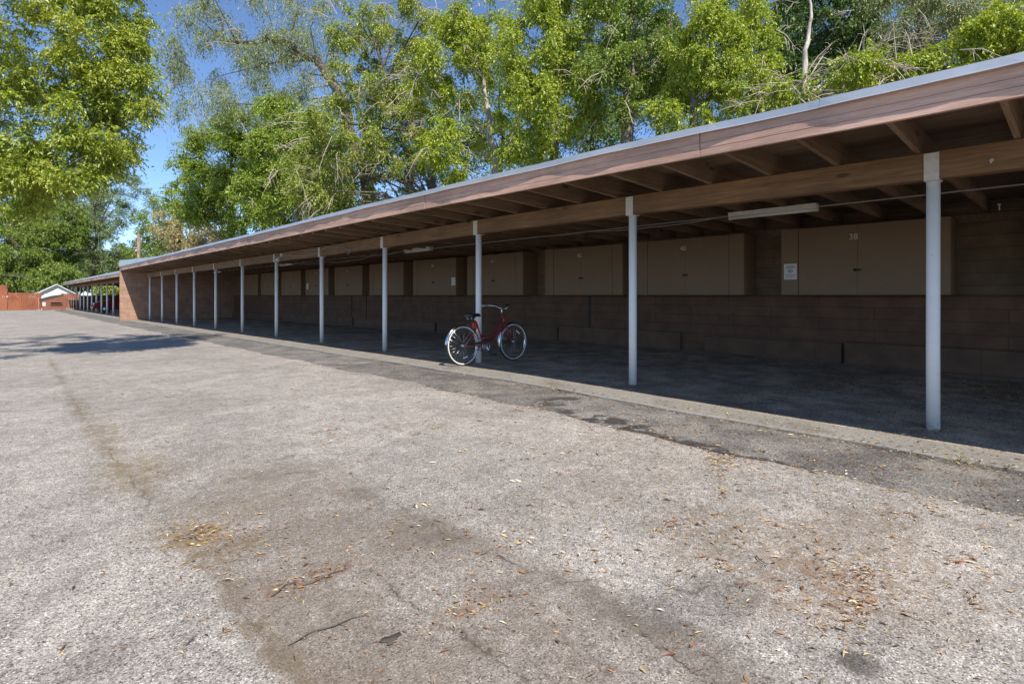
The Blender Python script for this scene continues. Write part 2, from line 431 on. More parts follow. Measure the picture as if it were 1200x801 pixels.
M = {}
M['lot'] = asphalt_lot()
g1, g2, g3 = gpt(652, 468), gpt(720, 490), gpt(840, 518)
M['apron'] = asphalt_dark('apron_asphalt', (0.165, 0.154, 0.141), [(g1.x, g1.y, 0.42, 0.22, 0.8), (g2.x-0.05, g2.y+0.1, 0.22, 0.7, 0.85), (4.0, 2.2, 0.1, 1.2, 0.8)], 0.28, True)
M['floor'] = asphalt_dark('carport_asphalt', (0.38, 0.30, 0.22), (), 0.35)
M['kerb'] = concrete('kerb_concrete', (0.25, 0.232, 0.205))
M['dirt'] = paint('dirt', (0.13, 0.11, 0.06), 0.95, 0.4, 2)
M['fascia'] = wood('fascia_paint', (0.44, 0.265, 0.195), (0.55, 0.345, 0.26), (0.62, 0.41, 0.32), 'y', 0.6, 0.8, False, 0.5)
M['beam'] = wood('stained_beam', (0.12, 0.062, 0.026), (0.20, 0.108, 0.046), (0.27, 0.155, 0.07), 'y', 0.7, 1.0, True)
M['rafter'] = wood('rafter_wood', (0.15, 0.092, 0.052), (0.22, 0.14, 0.082), (0.32, 0.21, 0.13), 'x', 0.8, 1.0, True)
M['deck'] = wood('deck_boards', (0.11, 0.07, 0.042), (0.17, 0.11, 0.068), (0.25, 0.165, 0.105), 'y', 0.85, 0.7, True)
M['roof'] = paint('roof_membrane', (0.22, 0.22, 0.22), 0.9)
k = NT('zinc_flashing'); v = k.pos()
nn = k.noise(v, 1.5, 5, 0.6)
k.bump(k.noise(v, 2.6, 2), 0.25, 0.02)
M['flash'] = k.fin(k.mix(nn, (0.40, 0.43, 0.46), (0.55, 0.58, 0.61)), 0.42, 0.55)
k = NT('post_paint'); v = k.pos()
c = k.mix(k.noise(v, 9, 5, 0.7), (0.78, 0.755, 0.70), (0.88, 0.86, 0.81))
chips = k.math('MULTIPLY', k.rng(k.noise(v, 34, 5, 0.75), 0.66, 0.71), 0.6)
c = k.mix(chips, c, (0.33, 0.29, 0.25))
base_rust = k.math('MULTIPLY', k.rng(k.sep(v)[2], -0.05, 0.10, 1, 0), k.rng(k.noise(v, 25, 4), 0.4, 0.6))
c = k.mix(k.math('MULTIPLY', base_rust, 0.6), c, (0.2, 0.14, 0.10))
k.bump(k.noise(v, 40, 3), 0.15, 0.003)
M['post'] = k.fin(c, 0.5)
M['bracket'] = paint('bracket_paint', (0.56, 0.53, 0.47), 0.6, 0.15, 20, 0.1, 0, ((0.3, 0.24, 0.18), 0.5))
M['cmu'] = block_wall('painted_block_end', (0.35, 0.215, 0.15), 0.406, 0.203, 'x', 0.009, 0.14, 0.82)
M['low'] = block_wall('painted_block_low', (0.13, 0.068, 0.040), 1.63, 0.19, 'y', 0.006, 0.10, 0.62)
M['up'] = block_wall('painted_boards_up', (0.19, 0.128, 0.074), 2.9, 0.185, 'y', 0.006, 0.10, 0.65)
M['foot'] = block_wall('painted_footing', (0.135, 0.074, 0.045), 2.2, 0.6, 'y', 0.006, 0.10, 0.7)
M['locker'] = paint('locker_paint', (0.225, 0.148, 0.084), 0.65, 0.12, 1.6, 0.08, 0, ((0.29, 0.21, 0.135), 0.35))
M['black'] = paint('black_metal', (0.02, 0.02, 0.02), 0.5)
M['white'] = paint('white_paint', (0.62, 0.62, 0.6), 0.55, 0.06)
M['sign'] = paint('sign_white', (0.7, 0.7, 0.68), 0.5, 0.05)
M['ink'] = paint('sign_ink', (0.08, 0.08, 0.09), 0.6)
M['numeral'] = paint('stencil_white', (0.7, 0.68, 0.63), 0.7, 0.15, 40)
M['lamp'] = paint('lamp_case', (0.6, 0.58, 0.5), 0.5, 0.15, 8, 0, 0, ((0.2, 0.15, 0.1), 0.4))
M['tube'] = paint('diffuser', (0.75, 0.74, 0.68), 0.35, 0.08, 5)
M['wire'] = paint('grey_cable', (0.32, 0.30, 0.28), 0.6)
M['fence'] = wood('fence_stain', (0.22, 0.068, 0.03), (0.29, 0.095, 0.043), (0.35, 0.125, 0.06), 'z', 0.8, 1.2, False)
M['dump'] = paint('dumpster_paint', (0.22, 0.08, 0.045), 0.6, 0.2, 3, 0, 0, ((0.16, 0.09, 0.06), 0.5))
M['lid'] = paint('dumpster_lid', (0.05, 0.05, 0.055), 0.6)
M['carred'] = paint('car_paint_red', (0.16, 0.014, 0.018), 0.22, 0.05)
M['carred'].node_tree.nodes['Principled BSDF'].inputs['Coat Weight'].default_value = 0.8
M['glass'] = paint('dark_glass', (0.03, 0.035, 0.04), 0.06)
M['rubber'] = paint('rubber', (0.03, 0.03, 0.03), 0.8)
M['chrome'] = paint('chrome', (0.72, 0.72, 0.72), 0.16, 0.05, 20, 0, 1.0)
M['steel'] = paint('dull_steel', (0.5, 0.5, 0.5), 0.35, 0.1, 20, 0, 1.0)
M['lens'] = paint('lamp_lens', (0.7, 0.7, 0.68), 0.1)
M['bikered'] = paint('bike_red', (0.33, 0.022, 0.026), 0.28, 0.08)
M['bikered'].node_tree.nodes['Principled BSDF'].inputs['Coat Weight'].default_value = 0.6
M['whitewall'] = paint('whitewall', (0.68, 0.67, 0.63), 0.6, 0.08, 30)
M['saddle'] = paint('saddle_vinyl', (0.02, 0.022, 0.028), 0.45)
M['redlens'] = paint('red_reflector', (0.5, 0.02, 0.015), 0.15)
M['wallwhite'] = paint('white_siding', (0.72, 0.71, 0.68), 0.7)
M['whiteroof'] = paint('white_metal_roof', (0.82, 0.82, 0.82), 0.4, 0.04)
M['pole'] = barkmat('pole_wood', (0.16, 0.10, 0.06), (0.30, 0.20, 0.13), 5)
M['bark_dark'] = barkmat('bark_dark', (0.07, 0.055, 0.04), (0.16, 0.13, 0.10))
M['bark_grey'] = barkmat('bark_grey', (0.13, 0.11, 0.085), (0.26, 0.23, 0.19))
M['bark_pale'] = barkmat('bark_pale', (0.30, 0.26, 0.21), (0.55, 0.50, 0.43))
M['twig_dead'] = paint('dead_twigs', (0.46, 0.39, 0.31), 0.9, 0.3, 4)
M['lf_left'] = leafmat('leaf_yellowgreen', (0.075, 0.115, 0.015), (0.14, 0.18, 0.017), (0.25, 0.26, 0.03), 0.42, (0.20, 0.21, 0.022))
M['lf_bright'] = leafmat('leaf_bright', (0.095, 0.145, 0.016), (0.16, 0.205, 0.02), (0.25, 0.26, 0.032), 0.42, (0.20, 0.235, 0.022))
M['lf_mid'] = leafmat('leaf_mid', (0.055, 0.10, 0.015), (0.09, 0.135, 0.018), (0.15, 0.18, 0.028), 0.4, (0.13, 0.17, 0.022))
M['lf_maple'] = leafmat('leaf_maple', (0.07, 0.12, 0.013), (0.11, 0.16, 0.016), (0.18, 0.215, 0.026), 0.42, (0.155, 0.195, 0.02))
M['lf_dark'] = leafmat('leaf_dark', (0.03, 0.062, 0.016), (0.05, 0.09, 0.02), (0.085, 0.125, 0.03), 0.32)
M['lf_far'] = leafmat('leaf_far', (0.055, 0.085, 0.03), (0.085, 0.12, 0.035), (0.13, 0.16, 0.05), 0.35)
M['lf_blue'] = leafmat('leaf_bluegreen', (0.04, 0.065, 0.035), (0.06, 0.09, 0.045), (0.10, 0.13, 0.07), 0.3)
M['lf_willow'] = leafmat('leaf_willow', (0.075, 0.098, 0.034), (0.115, 0.138, 0.048), (0.17, 0.185, 0.075), 0.35)
M['lf_yellow'] = leafmat('leaf_yellowing', (0.08, 0.125, 0.018), (0.13, 0.17, 0.022), (0.21, 0.215, 0.04), 0.42)
M['lf_tan'] = leafmat('leaf_tan', (0.13, 0.12, 0.045), (0.20, 0.175, 0.07), (0.28, 0.23, 0.12), 0.35)
k = NT('litter_leaf')
r_ = k.island()
M['litter'] = k.fin(k.ramp(r_, [(0.0, (0.05, 0.03, 0.018)), (0.25, (0.15, 0.06, 0.022)), (0.5, (0.32, 0.135, 0.045)), (0.7, (0.42, 0.26, 0.08)), (0.88, (0.55, 0.43, 0.22)), (1.0, (0.68, 0.62, 0.48))]), 0.8)

# ------------------------------------------------------------------ ground, lot, apron, kerb, floor
YS = sorted(set([-40, -20, -10] + [i*0.5 - 6 for i in range(0, 85)] + [float(q) for q in range(37, 76, 2)] + [76.0]))
def sheet(name, xs, ys, dz, mat):
    b = MB(); b.grid(xs, ys, lambda x, y: gz(y) + dz); o = b.build(name, mat, fix=False)
    return tag(o, None, None, None, 'structure')
sheet('ground', [-700, -60, -18, 0, 3, 6, 10, 20, 60, 700], [-700, -100] + YS + [80, 90, 120, 200, 700], -0.09, M['dirt'])
b = MB()
xe = lambda y: 3.90 + 0.035*math.sin(y*2.1) + 0.025*math.sin(y*5.3+1) + 0.012*math.sin(y*13)
ys_f = [i*0.12 - 6 for i in range(0, 240)] + [23 + i for i in range(0, 54)]
for i in range(len(ys_f)-1):
    y0, y1 = ys_f[i], ys_f[i+1]
    q = [(-16, y0, gz(y0)), (xe(y0), y0, gz(y0)), (xe(y1), y1, gz(y1)), (-16, y1, gz(y1)), (xe(y0)+0.012, y0, gz(y0)-0.05), (xe(y1)+0.012, y1, gz(y1)-0.05)]
    b.add(q, [(0,1,2,3), (1,4,5,2)])
b.add([(-16,-40,gz(-40)), (3.9,-40,gz(-40)), (3.9,-6,gz(-6)), (-16,-6,gz(-6))], [(0,1,2,3)])
tag(b.build('parking_lot', M['lot'], fix=False), None, None, None, 'structure')
sheet('apron_strip', [3.85, 4.99], YS, -0.022, M['apron'])
b = MB()
ks = [i*0.25 - 6 for i in range(0, 169)]
b.strip([(4.97, -0.12), (5.41, -0.12), (5.41, 0.004), (5.395, 0.012), (4.995, 0.006), (4.97, -0.008)], ks, gz,
        lambda i, y: (0.018*math.sin(y*1.7) + 0.012*math.sin(y*6.1)) if i in (0, 4, 5) else 0)
b.strip([(4.97, -0.12), (5.41, -0.12), (5.41, 0.004), (4.97, -0.008)], [36.35 + i for i in range(0, 40)], gz)
tag(b.build('kerb', M['kerb'], fix=True), None, None, None, 'structure')
sheet('carport_floor', [5.40, 10.9], YS, 0.002, M['floor'])

# ------------------------------------------------------------------ the near carport
XF, XP, XW = 4.74, 5.92, 10.5
Y0, Y1 = -5.9, 36.0
cp = thing('carport', (XP, 0.95, 0), 'long brown carport with flat timber roof, white pipe posts and a block end wall', 'carport')
INV = Vector((-XP, -0.95, 0))
def cpart(b, name, mat, bevel=0, parent=None):
    o = b.build(name, mat, parent or cp, bevel)
    if parent is None: o.location = INV
    return o
def drift(seed):
    r = random.Random(seed); ph = [(r.uniform(0, 6.3), r.uniform(0.5, 1.2)) for _ in range(4)]
    return lambda y: 0.5*math.sin(y*0.9*ph[0][1]+ph[0][0]) + 0.3*math.sin(y*2.1*ph[1][1]+ph[1][0]) + 0.2*math.sin(y*4.3*ph[2][1]+ph[2][0])
def lin(a, c, step):
    n = max(2, int(round((c-a)/step))+1); return [a + (c-a)*i/(n-1) for i in range(n)]
# posts
post_proto = None
for i in range(-2, 12):
    y = 0.95 + 3.09*i
    zb, zt = gz(y) - 0.02, beam_z(y) - 0.235
    b = MB(); n = 20
    tilt = rnd.uniform(-0.006, 0.006)
    b.tube([(0, 0, zb), (tilt*0.3, tilt*0.3, zb + (zt-zb)*0.35), (tilt, 0, zt)], 0.050, n)
    p = b.build('post', M['post'], cp); p.location = Vector((XP, y, 0)) + INV
    b = MB()
    b.box(-0.079, -0.054, zt - 0.012, 0.075, 0.054, zt)
    b.box(-0.079, -0.054, zt, -0.071, 0.054, zt + 0.225)
    b.box(0.067, -0.054, zt, 0.075, 0.054, zt + 0.225)
    for by in (-0.03, 0.03):
        for bz in (0.06, 0.17):
            b.tube([(-0.079, by, zt+bz), (-0.086, by, zt+bz)], 0.011, 6, smooth=False)
    b.build('post_bracket', M['bracket'], p, 0.002)
# beam in lengths between posts
for i in range(-2, 12, 2):
    ya = 0.95 + 3.09*i; yb = min(ya + 6.18, Y1 - 0.1)
    if ya >= Y1 - 0.3: continue
    if i == -2: ya = Y0
    b = MB()
    b.strip([(XP-0.069, -0.232), (XP+0.065, -0.232), (XP+0.065, 0), (XP-0.069, 0)], lin(ya+0.003, yb-0.003, 0.77), beam_z)
    cpart(b, 'beam', M['beam'], 0.004)
# rafters
rb = MB()
rb.prism([(XF+0.045, 0.055), (XP, 0.002), (10.9, -0.03), (10.9, 0.15), (XF+0.045, 0.24)], 'y', -0.021, 0.021)
raf = rb.build('rafter', M['rafter'], cp, 0.003)
ry = 0.423 - 0.635*9
first = True
while ry < Y1 - 0.3:
    o = raf if first else raf.copy()
    if not first: COL.objects.link(o); o.parent = cp
    first = False
    o.location = INV + Vector((0, ry + rnd.uniform(-0.02, 0.02), beam_z(ry)))
    ry += 0.635
# deck boards and roof
b = MB()
bx = XF + 0.03
while bx < 10.95:
    w = 0.235
    za = 0.235 - (bx - XF)*0.0142
    b.strip([(bx+0.003, za+0.002), (bx+w-0.003, za+0.002-w*0.0142), (bx+w-0.003, za+0.03-w*0.0142), (bx+0.003, za+0.03)], lin(Y0, Y1+0.2, 2.1), beam_z)
    bx += w
cpart(b, 'roof_deck', M['deck'])
b = MB()
b.strip([(XF+0.02, 0.268), (11.0, 0.176), (11.0, 0.22), (XF+0.02, 0.31)], lin(Y0, Y1+0.25, 2.1), beam_z)
cpart(b, 'roof_covering', M['roof'])
# fascia boards
joints = [Y0, -2.2, 2.5, 7.0, 11.5, 15.2, 20.0, 24.9, 29.8, Y1+0.25]
for i in range(len(joints)-1):
    ya, yb = joints[i]+0.004, joints[i+1]-0.004
    dr = drift(40+i); dx = rnd.uniform(-0.004, 0.004)
    b = MB()
    b.strip([(XF, 0), (XF+0.04, 0), (XF+0.04, 0.262), (XF, 0.262), (XF, 0.128), (XF+0.007, 0.1265), (XF+0.007, 0.1235), (XF, 0.122), (XF, 0.068), (XF+0.007, 0.0665), (XF+0.007, 0.0635), (XF, 0.062)], lin(ya, yb, 0.3), lambda y: fas_z(y) + 0.004*dr(y*0.6), lambda i_, y: dx + 0.006*dr(y))
    cpart(b, 'fascia_board', M['fascia'])
# metal edge flashing with a wavy drip lip
fj = [Y0, -1.6, 1.45, 4.5, 7.55, 10.6, 13.65, 16.7, 19.75, 22.8, 25.85, 28.9, 32.0, Y1+0.3]
for i in range(len(fj)-1):
    ya, yb = fj[i]-0.0, fj[i+1]+0.03
    dr = drift(90+i)
    ys = lin(ya, yb, 0.12)
    def lip(y): return max(0.006, 0.021 + 0.009*math.sin(2.3*y+0.6) + 0.006*math.sin(4.9*y+2) + 0.003*math.sin(11*y) + 0.004*dr(y*1.5))
    def rise(y): return 0.26*max(0.0, min(1.0, (y-26.5)/9.5))
    b = MB(); vs = []; fs = []
    sft = 0.001*(i % 2)
    for y in ys:
        z0 = fas_z(y) + 0.205
        o_ = lip(y)
        top = z0 + 0.076 + rise(y) + 0.004*dr(y*2)
        prof = [(XF-0.016-o_-sft, z0-0.004), (XF-0.015-o_-sft, z0+0.001), (XF-0.001-o_-sft, z0+0.009), (XF-0.004-o_*0.25-sft+0.006, top-0.004), (XF+0.016-sft, top), (XF+0.22, z0+0.076+rise(y)*0.9), (XF+0.22, z0+0.07+rise(y)*0.9),
                (XF+0.02, top-0.006), (XF+0.011-sft, z0+0.012), (XF-0.004-o_-sft, z0+0.001)]
        vs += [(x, y, z) for x, z in prof]
    n = 10
    for j in range(len(ys)-1):
        for q in range(n):
            p = (q+1) % n
            fs.append((j*n+q, j*n+p, (j+1)*n+p, (j+1)*n+q))
    fs.append(tuple(range(n))); fs.append(tuple(reversed([(len(ys)-1)*n+q for q in range(n)])))
    b.add(vs, fs)
    cpart(b, 'edge_flashing', M['flash'])
# walls
b = MB(); b.strip([(10.45, -0.3), (10.75, -0.3), (10.75, 0), (10.45, 0)], [Y0, Y1], lambda y: 1.15)
b = MB(); b.box(10.42, Y0, -0.6, 10.75, Y1, 1.152); cpart(b, 'low_wall', M['low'], 0.006)
b = MB(); b.box(10.52, Y0, 1.152, 10.72, Y1, 2.29); cpart(b, 'upper_wall', M['up'])
b = MB(); b.strip([(10.5, -0.16), (10.74, -0.16), (10.74, -0.032), (10.5, -0.032)], lin(Y0, Y1, 1), beam_z); cpart(b, 'wall_plate', M['rafter'], 0.004)
b = MB(); b.strip([(10.56, -0.031), (10.66, -0.031), (10.66, 0.14), (10.56, 0.142)], lin(Y0, Y1, 1), beam_z); cpart(b, 'frieze_board', M['deck'])
fy = [(-5.9, -2.0), (-1.95, 2.85), (2.9, 5.35), (5.9, 9.3), (9.35, 14.6), (14.7, 20.3), (20.4, 28.0), (28.1, 35.9)]
for i, (a, c) in enumerate(fy):
    b = MB(); h = 0.36 + 0.03*math.sin(i*2.3)
    b.box(10.34 + 0.02*math.sin(i*5), a, -0.6, 10.44, c, gz((a+c)/2) + h); cpart(b, 'footing', M['foot'], 0.008)
for y in (8.35, 19.4, 20.6):
    b = MB(); b.box(10.385, y-0.025, -0.3, 10.43, y+0.025, 1.14); cpart(b, 'wall_batten', M['black'] if y < 10 else M['low'], 0.003)
# end wall
b = MB(); b.box(XF-0.01, Y1, -0.6, 10.75, Y1+0.2, 2.56); cpart(b, 'end_wall', M['cmu'], 0.006)
b = MB(); b.box(XF+0.05, Y1-0.02, 2.565, 10.8, Y1+0.22, 2.9); cpart(b, 'parapet_cap', M['flash'])

# ------------------------------------------------------------------ text helper (stencilled numerals)
def text_obj(s, size, mat, name, parent, M4):
    cu = bpy.data.curves.new('numeral', 'FONT'); cu.body = s; cu.size = size; cu.align_x = 'CENTER'; cu.align_y = 'CENTER'; cu.extrude = 0.0015
    t = bpy.data.objects.new('numeral_tmp', cu); COL.objects.link(t)
    bpy.context.view_layer.update()
    me = bpy.data.meshes.new_from_object(t.evaluated_get(bpy.context.evaluated_depsgraph_get()))
    bpy.data.objects.remove(t)
    me.materials.clear(); me.materials.append(mat)
    o = bpy.data.objects.new(name, me); COL.objects.link(o); o.parent = parent; o.matrix_local = M4
    return o
FACE = Matrix(((0, 0, -1, 0), (-1, 0, 0, 0), (0, 1, 0, 0), (0, 0, 0, 1)))       # text faces -X, reads towards -Y

# ------------------------------------------------------------------ storage lockers on the back wall
LX = 9.97
starts = [-1.72, 1.40, 4.39, 7.07, 10.2, 13.07, 16.0, 18.88, 21.8, 24.65, 27.5, 30.3]
nums = [None, '38', '40', '42', '44', '46', '48', '50', '52', '54', '56', '58']
where = ['brown wall locker at the right edge of the picture, beyond the nearest post',
         'brown storage locker numbered 38 behind the nearest white post',
         'brown storage locker numbered 40, between the second post and the notice locker',
         'brown storage locker numbered 42, left of the second post from the right',
         'brown storage locker whose left part is hidden by the post the bicycle leans on',
         'brown locker with a pale notice on its right stile, above and left of the bicycle',
         'brown storage locker just right of the fourth post from the right',
         'brown storage locker just left of the fourth post from the right',
         'brown locker right of the fifth post with a pale notice on its left',
         'narrow looking brown locker left of the fifth post from the right',
         'narrow looking brown locker around the sixth post from the right',
         'farthest and smallest looking brown locker, next to the dark end wall']
for i, y in enumerate(starts):
    w = 2.33
    lk = thing('storage_locker', (LX, y, 1.156), where[i], 'locker', 'storage lockers along the back wall')
    b = MB(); b.box(0.02, 0, 0, 0.545, w, 1.135)
    b.build('cabinet', M['locker'], lk, 0.004)
    for a, c in ((0.0, 0.275), (w-0.275, w)):
        b = MB(); b.box(0, a, 0.0015, 0.021, c, 1.133); b.build('stile', M['locker'], lk, 0.003)
    d = MB(); d.box(0.003, 0.285, 0.012, 0.0205, w/2-0.001, 1.125); d.box(0.0035, w/2+0.001, 0.012, 0.0205, w-0.285, 1.125)
    do = d.build('door', M['locker'], lk, 0.003)
    h = MB(); h.tube([(0.006, w/2+0.03, 0.40), (-0.03, w/2+0.03, 0.40)], [0.016, 0.026], 10); h.box(-0.006, w/2-0.05, 0.385, 0.0035, w/2+0.055, 0.415)
    h.build('latch', M['black'], do)
    if nums[i]:
        text_obj(nums[i], 0.135, M['numeral'], 'number', do, Matrix.Translation((0.0005, w/2+0.06, 0.93)) @ FACE)

def notice(x, y, z, w, h, label, detail):
    t = thing('notice_sign', (x, y, z), label, 'sign')
    b = MB(); b.box(-0.004, -w/2, -h/2, 0, w/2, h/2); b.build('panel', M['sign'], t)
    if detail:
        b = MB()
        for zz, hw, th in ((0.095, 0.065, 0.011), (0.072, 0.082, 0.013), (-0.062, 0.082, 0.011), (-0.086, 0.06, 0.005), (-0.102, 0.07, 0.005)):
            n = 7
            for q in range(n):
                a = -hw + 2*hw*q/n
                b.box(-0.0055, a, zz - th/2, -0.0042, a + 2*hw/n*0.78, zz + th/2)
        b.build('lettering', M['ink'], t)
        b = MB()
        b.tube([(-0.005, 0.035*math.cos(a), 0.012 + 0.030*math.sin(a)) for a in [2*math.pi*j/20 for j in range(20)]], 0.0045, 5, closed=True)
        b.box(-0.0055, -0.018, 0.002, -0.0042, 0.018, 0.018)
        b.build('emblem', M['ink'], t)
    return t
notice(LX-0.001, 3.58, 1.56, 0.21, 0.27, 'white notice with dark lettering and an oval emblem on locker 38', True)
notice(LX-0.001, 13.2, 1.57, 0.20, 0.24, 'small pale notice on the locker above and left of the bicycle', False)
notice(LX-0.001, 23.9, 1.55, 0.20, 0.26, 'tiny pale notice on a locker left of the fifth post', False)

# ------------------------------------------------------------------ fluorescent lights, conduit, cables
lights = [(3.17, 'long white fluorescent fixture under the roof between the two nearest posts'),
          (12.27, 'fluorescent fixture under the roof right of the fourth post'),
          (21.4, 'small looking fluorescent fixture beside the sixth post'),
          (30.6, 'farthest fluorescent fixture near the dark end wall')]
lt0 = None
for y, lab in lights:
    if lt0 is None:
        t = thing('ceiling_light', (8.1, y, 2.30), lab, 'ceiling light', 'fluorescent fixtures under the carport roof')
        b = MB(); b.prism([(-0.06, 0.035), (-0.07, 0.10), (0.07, 0.10), (0.06, 0.035)], 'y', -0.61, 0.61); b.build('housing', M['lamp'], t, 0.004)
        b = MB(); b.tube([(-0.005, -0.585, 0.016), (-0.005, 0.585, 0.016)], 0.022, 12); b.build('tube', M['tube'], t)
        for s in (-1, 1):
            b = MB(); b.box(-0.04, s*0.6-0.014, -0.01, 0.04, s*0.6+0.014, 0.05); b.build('lamp_holder', M['lamp'], t, 0.004)
        lt0 = t
    else:
        t = copy_tree(lt0); t.location = (8.1, y, 2.30 + 0.008); t['label'] = lab
b = MB(); b.tube([(8.16, yy, 2.365) for yy in lin(-5.8, 35.95, 1.5)], 0.011, 8)
tag(b.build('conduit', M['wire']), 'straight grey conduit running under the rafters past the light fixtures', 'conduit')
def cable(pts, r, label, sag=0):
    b = MB(); out = []
    for i in range(len(pts)-1):
        a, c = Vector(pts[i]), Vector(pts[i+1])
        for q in range(9):
            s = q/9; p = a.lerp(c, s); p.z -= sag*4*s*(1-s); out.append(p)
    out.append(Vector(pts[-1])); b.tube(out, r, 6)
    tag(b.build('cable', M['wire']), label, 'cable')
cable([(8.02, 3.8, 2.35), (8.0, 5.1, 2.30), (7.98, 6.4, 2.34), (8.12, 7.6, 2.36)], 0.008, 'loose grey cable sagging left of the nearest fluorescent fixture', 0.02)
cable([(8.02, 12.9, 2.36), (8.0, 14.6, 2.33), (8.02, 15.9, 2.25), (8.0, 17.6, 2.27), (8.05, 20.8, 2.35)], 0.009, 'loose cable sagging between the two middle fluorescent fixtures', 0.04)
cable([(5.84, 15.7, 2.33), (5.82, 13.9, 2.20), (5.845, 12.9, 2.36), (5.845, 12.0, 2.34), (5.83, 11.6, 2.2), (5.9, 11.9, 2.12)], 0.007, 'thin cable hanging in loops on the beam beside the flood lamp', 0.05)
t = thing('flood_lamp', (5.845, 15.8, 2.22), 'small white flood lamp fixed to the front of the beam', 'lamp')
b = MB(); b.box(-0.03, -0.05, 0.02, 0.004, 0.05, 0.12); b.build('mounting_box', M['white'], t, 0.006)
b = MB(); b.tube([(-0.03, 0, 0.05), (-0.08, 0, 0.0), (-0.11, 0, -0.06), (-0.125, 0, -0.09)], [0.02, 0.03, 0.055, 0.058], 14); b.build('lamp_head', M['white'], t)
b = MB(); b.tube([(-0.125, 0, -0.09), (-0.128, 0, -0.096)], [0.056, 0.05], 14); b.build('lens', M['lens'], t)
t = thing('hook', (5.85, 0.56, 2.245), 'small pale bolt hook on the beam right of the nearest post', 'hook')
b = MB(); b.tube([(0.0, 0, 0), (-0.006, 0, 0)], 0.016, 10); b.build('base_plate', M['bracket'], t)
b = MB(); b.tube([(-0.005, 0, 0), (-0.04, 0, 0), (-0.05, 0, -0.015), (-0.035, 0, -0.03)], 0.006, 6); b.build('bent_rod', M['bracket'], t)
b = MB(); b.tube([(9.8, 0.86, 2.295), (9.8, 0.86, 2.375)], 0.008, 8); b.tube([(9.8, 0.86, 2.365), (9.8, 0.86, 2.38)], 0.018, 8)
tag(b.build('conduit_stub', M['white']), 'short white pipe stub hanging from the roof at the right', 'pipe')

# ------------------------------------------------------------------ bicycle
bk = thing('bicycle', (5.47, 6.98, gz(7.0)+0.004), 'red step-through bicycle with chrome fenders leaning at the third post', 'bicycle')
WR = 0.328
def ringpts(cx, cz, r, n=48, y=0, a0=0, a1=2*math.pi): return [(cx + r*math.cos(a0 + (a1-a0)*i/n), y, cz + r*math.sin(a0 + (a1-a0)*i/n)) for i in range(n + (0 if a1-a0 > 6.28 else 1))]
def wheel(cx):
    w = bpy.data.objects.new('wheel', None); COL.objects.link(w); w.parent = bk; w.location = (cx, 0, WR)
    b = MB(); b.tube(ringpts(0, 0, WR-0.021), 0.021, 10, closed=True); b.build('tyre', M['rubber'], w)
    b = MB()
    for s in (-1, 1): b.tube(ringpts(0, 0, WR-0.027, y=s*0.0145), 0.0115, 8, closed=True)
    b.build('whitewall', M['whitewall'], w)
    b = MB(); b.tube(ringpts(0, 0, WR-0.045), 0.011, 8, closed=True); b.build('rim', M['chrome'], w)
    b = MB(); b.tube([(0, -0.05, 0), (0, -0.03, 0), (0, -0.03, 0), (0, 0.03, 0), (0, 0.03, 0), (0, 0.05, 0)], [0.008, 0.008, 0.026, 0.026, 0.008, 0.008], 12); b.build('hub', M['chrome'], w)
    b = MB()
    for i in range(28):
        a = 2*math.pi*i/28; s = -1 if i % 2 else 1; a2 = a + 0.5*(1 if i % 4 < 2 else -1)
        b.tube([(0.02*math.cos(a2), s*0.025, 0.02*math.sin(a2)), ((WR-0.05)*math.cos(a), 0, (WR-0.05)*math.sin(a))], 0.0016, 4)
    b.build('spokes', M['steel'], w)
    return w
w1 = wheel(0.0); w2 = wheel(1.12)
for w, a, nm in ((w1, -1.35, 'white'), (w2, 0.95, 'white')):
    b = MB(); c, s = math.cos(a), math.sin(a); rr = 0.2
    b.box(-0.05, -0.012, -0.014, 0.05, -0.002, 0.014)
    o = b.build('spoke_reflector', M['lens'], w, 0.004); o.location = (rr*c, 0, rr*s); o.rotation_euler = (0, -a + math.pi/2, 0)
BB = (0.455, 0, 0.285)
b = MB()
b.tube([BB, (0.29, 0, 0.70)], 0.0145, 12)
b.tube([(0.945, 0, 0.60), (0.885, 0, 0.80)], 0.019, 12)
b.tube([(0.93, 0, 0.655), (0.80, 0, 0.50), (0.62, 0, 0.34), BB], 0.0155, 12)
b.tube([(0.897, 0, 0.765), (0.74, 0, 0.575), (0.56, 0, 0.44), (0.40, 0, 0.415)], 0.0135, 12)
b.tube([(0.455, -0.038, 0.285), (0.455, 0.038, 0.285)], 0.022, 12)
for s in (-1, 1):
    b.tube([(0.30, s*0.012, 0.665), (0.24, s*0.045, 0.55), (0.0, s*0.062, WR)], 0.008, 8)
    b.tube([(0.44, s*0.02, 0.288), (0.36, s*0.045, 0.295), (0.0, s*0.062, WR)], 0.009, 8)
b.build('frame', M['bikered'], bk)
b = MB()
b.tube([(0.95, -0.05, 0.585), (0.95, 0.05, 0.585)], 0.014, 10)
for s in (-1, 1): b.tube([(0.948, s*0.048, 0.59), (0.985, s*0.052, 0.49), (1.04, s*0.055, 0.39), (1.12, s*0.055, WR)], [0.012, 0.012, 0.010, 0.007], 10)
b.build('front_fork', M['bikered'], bk)
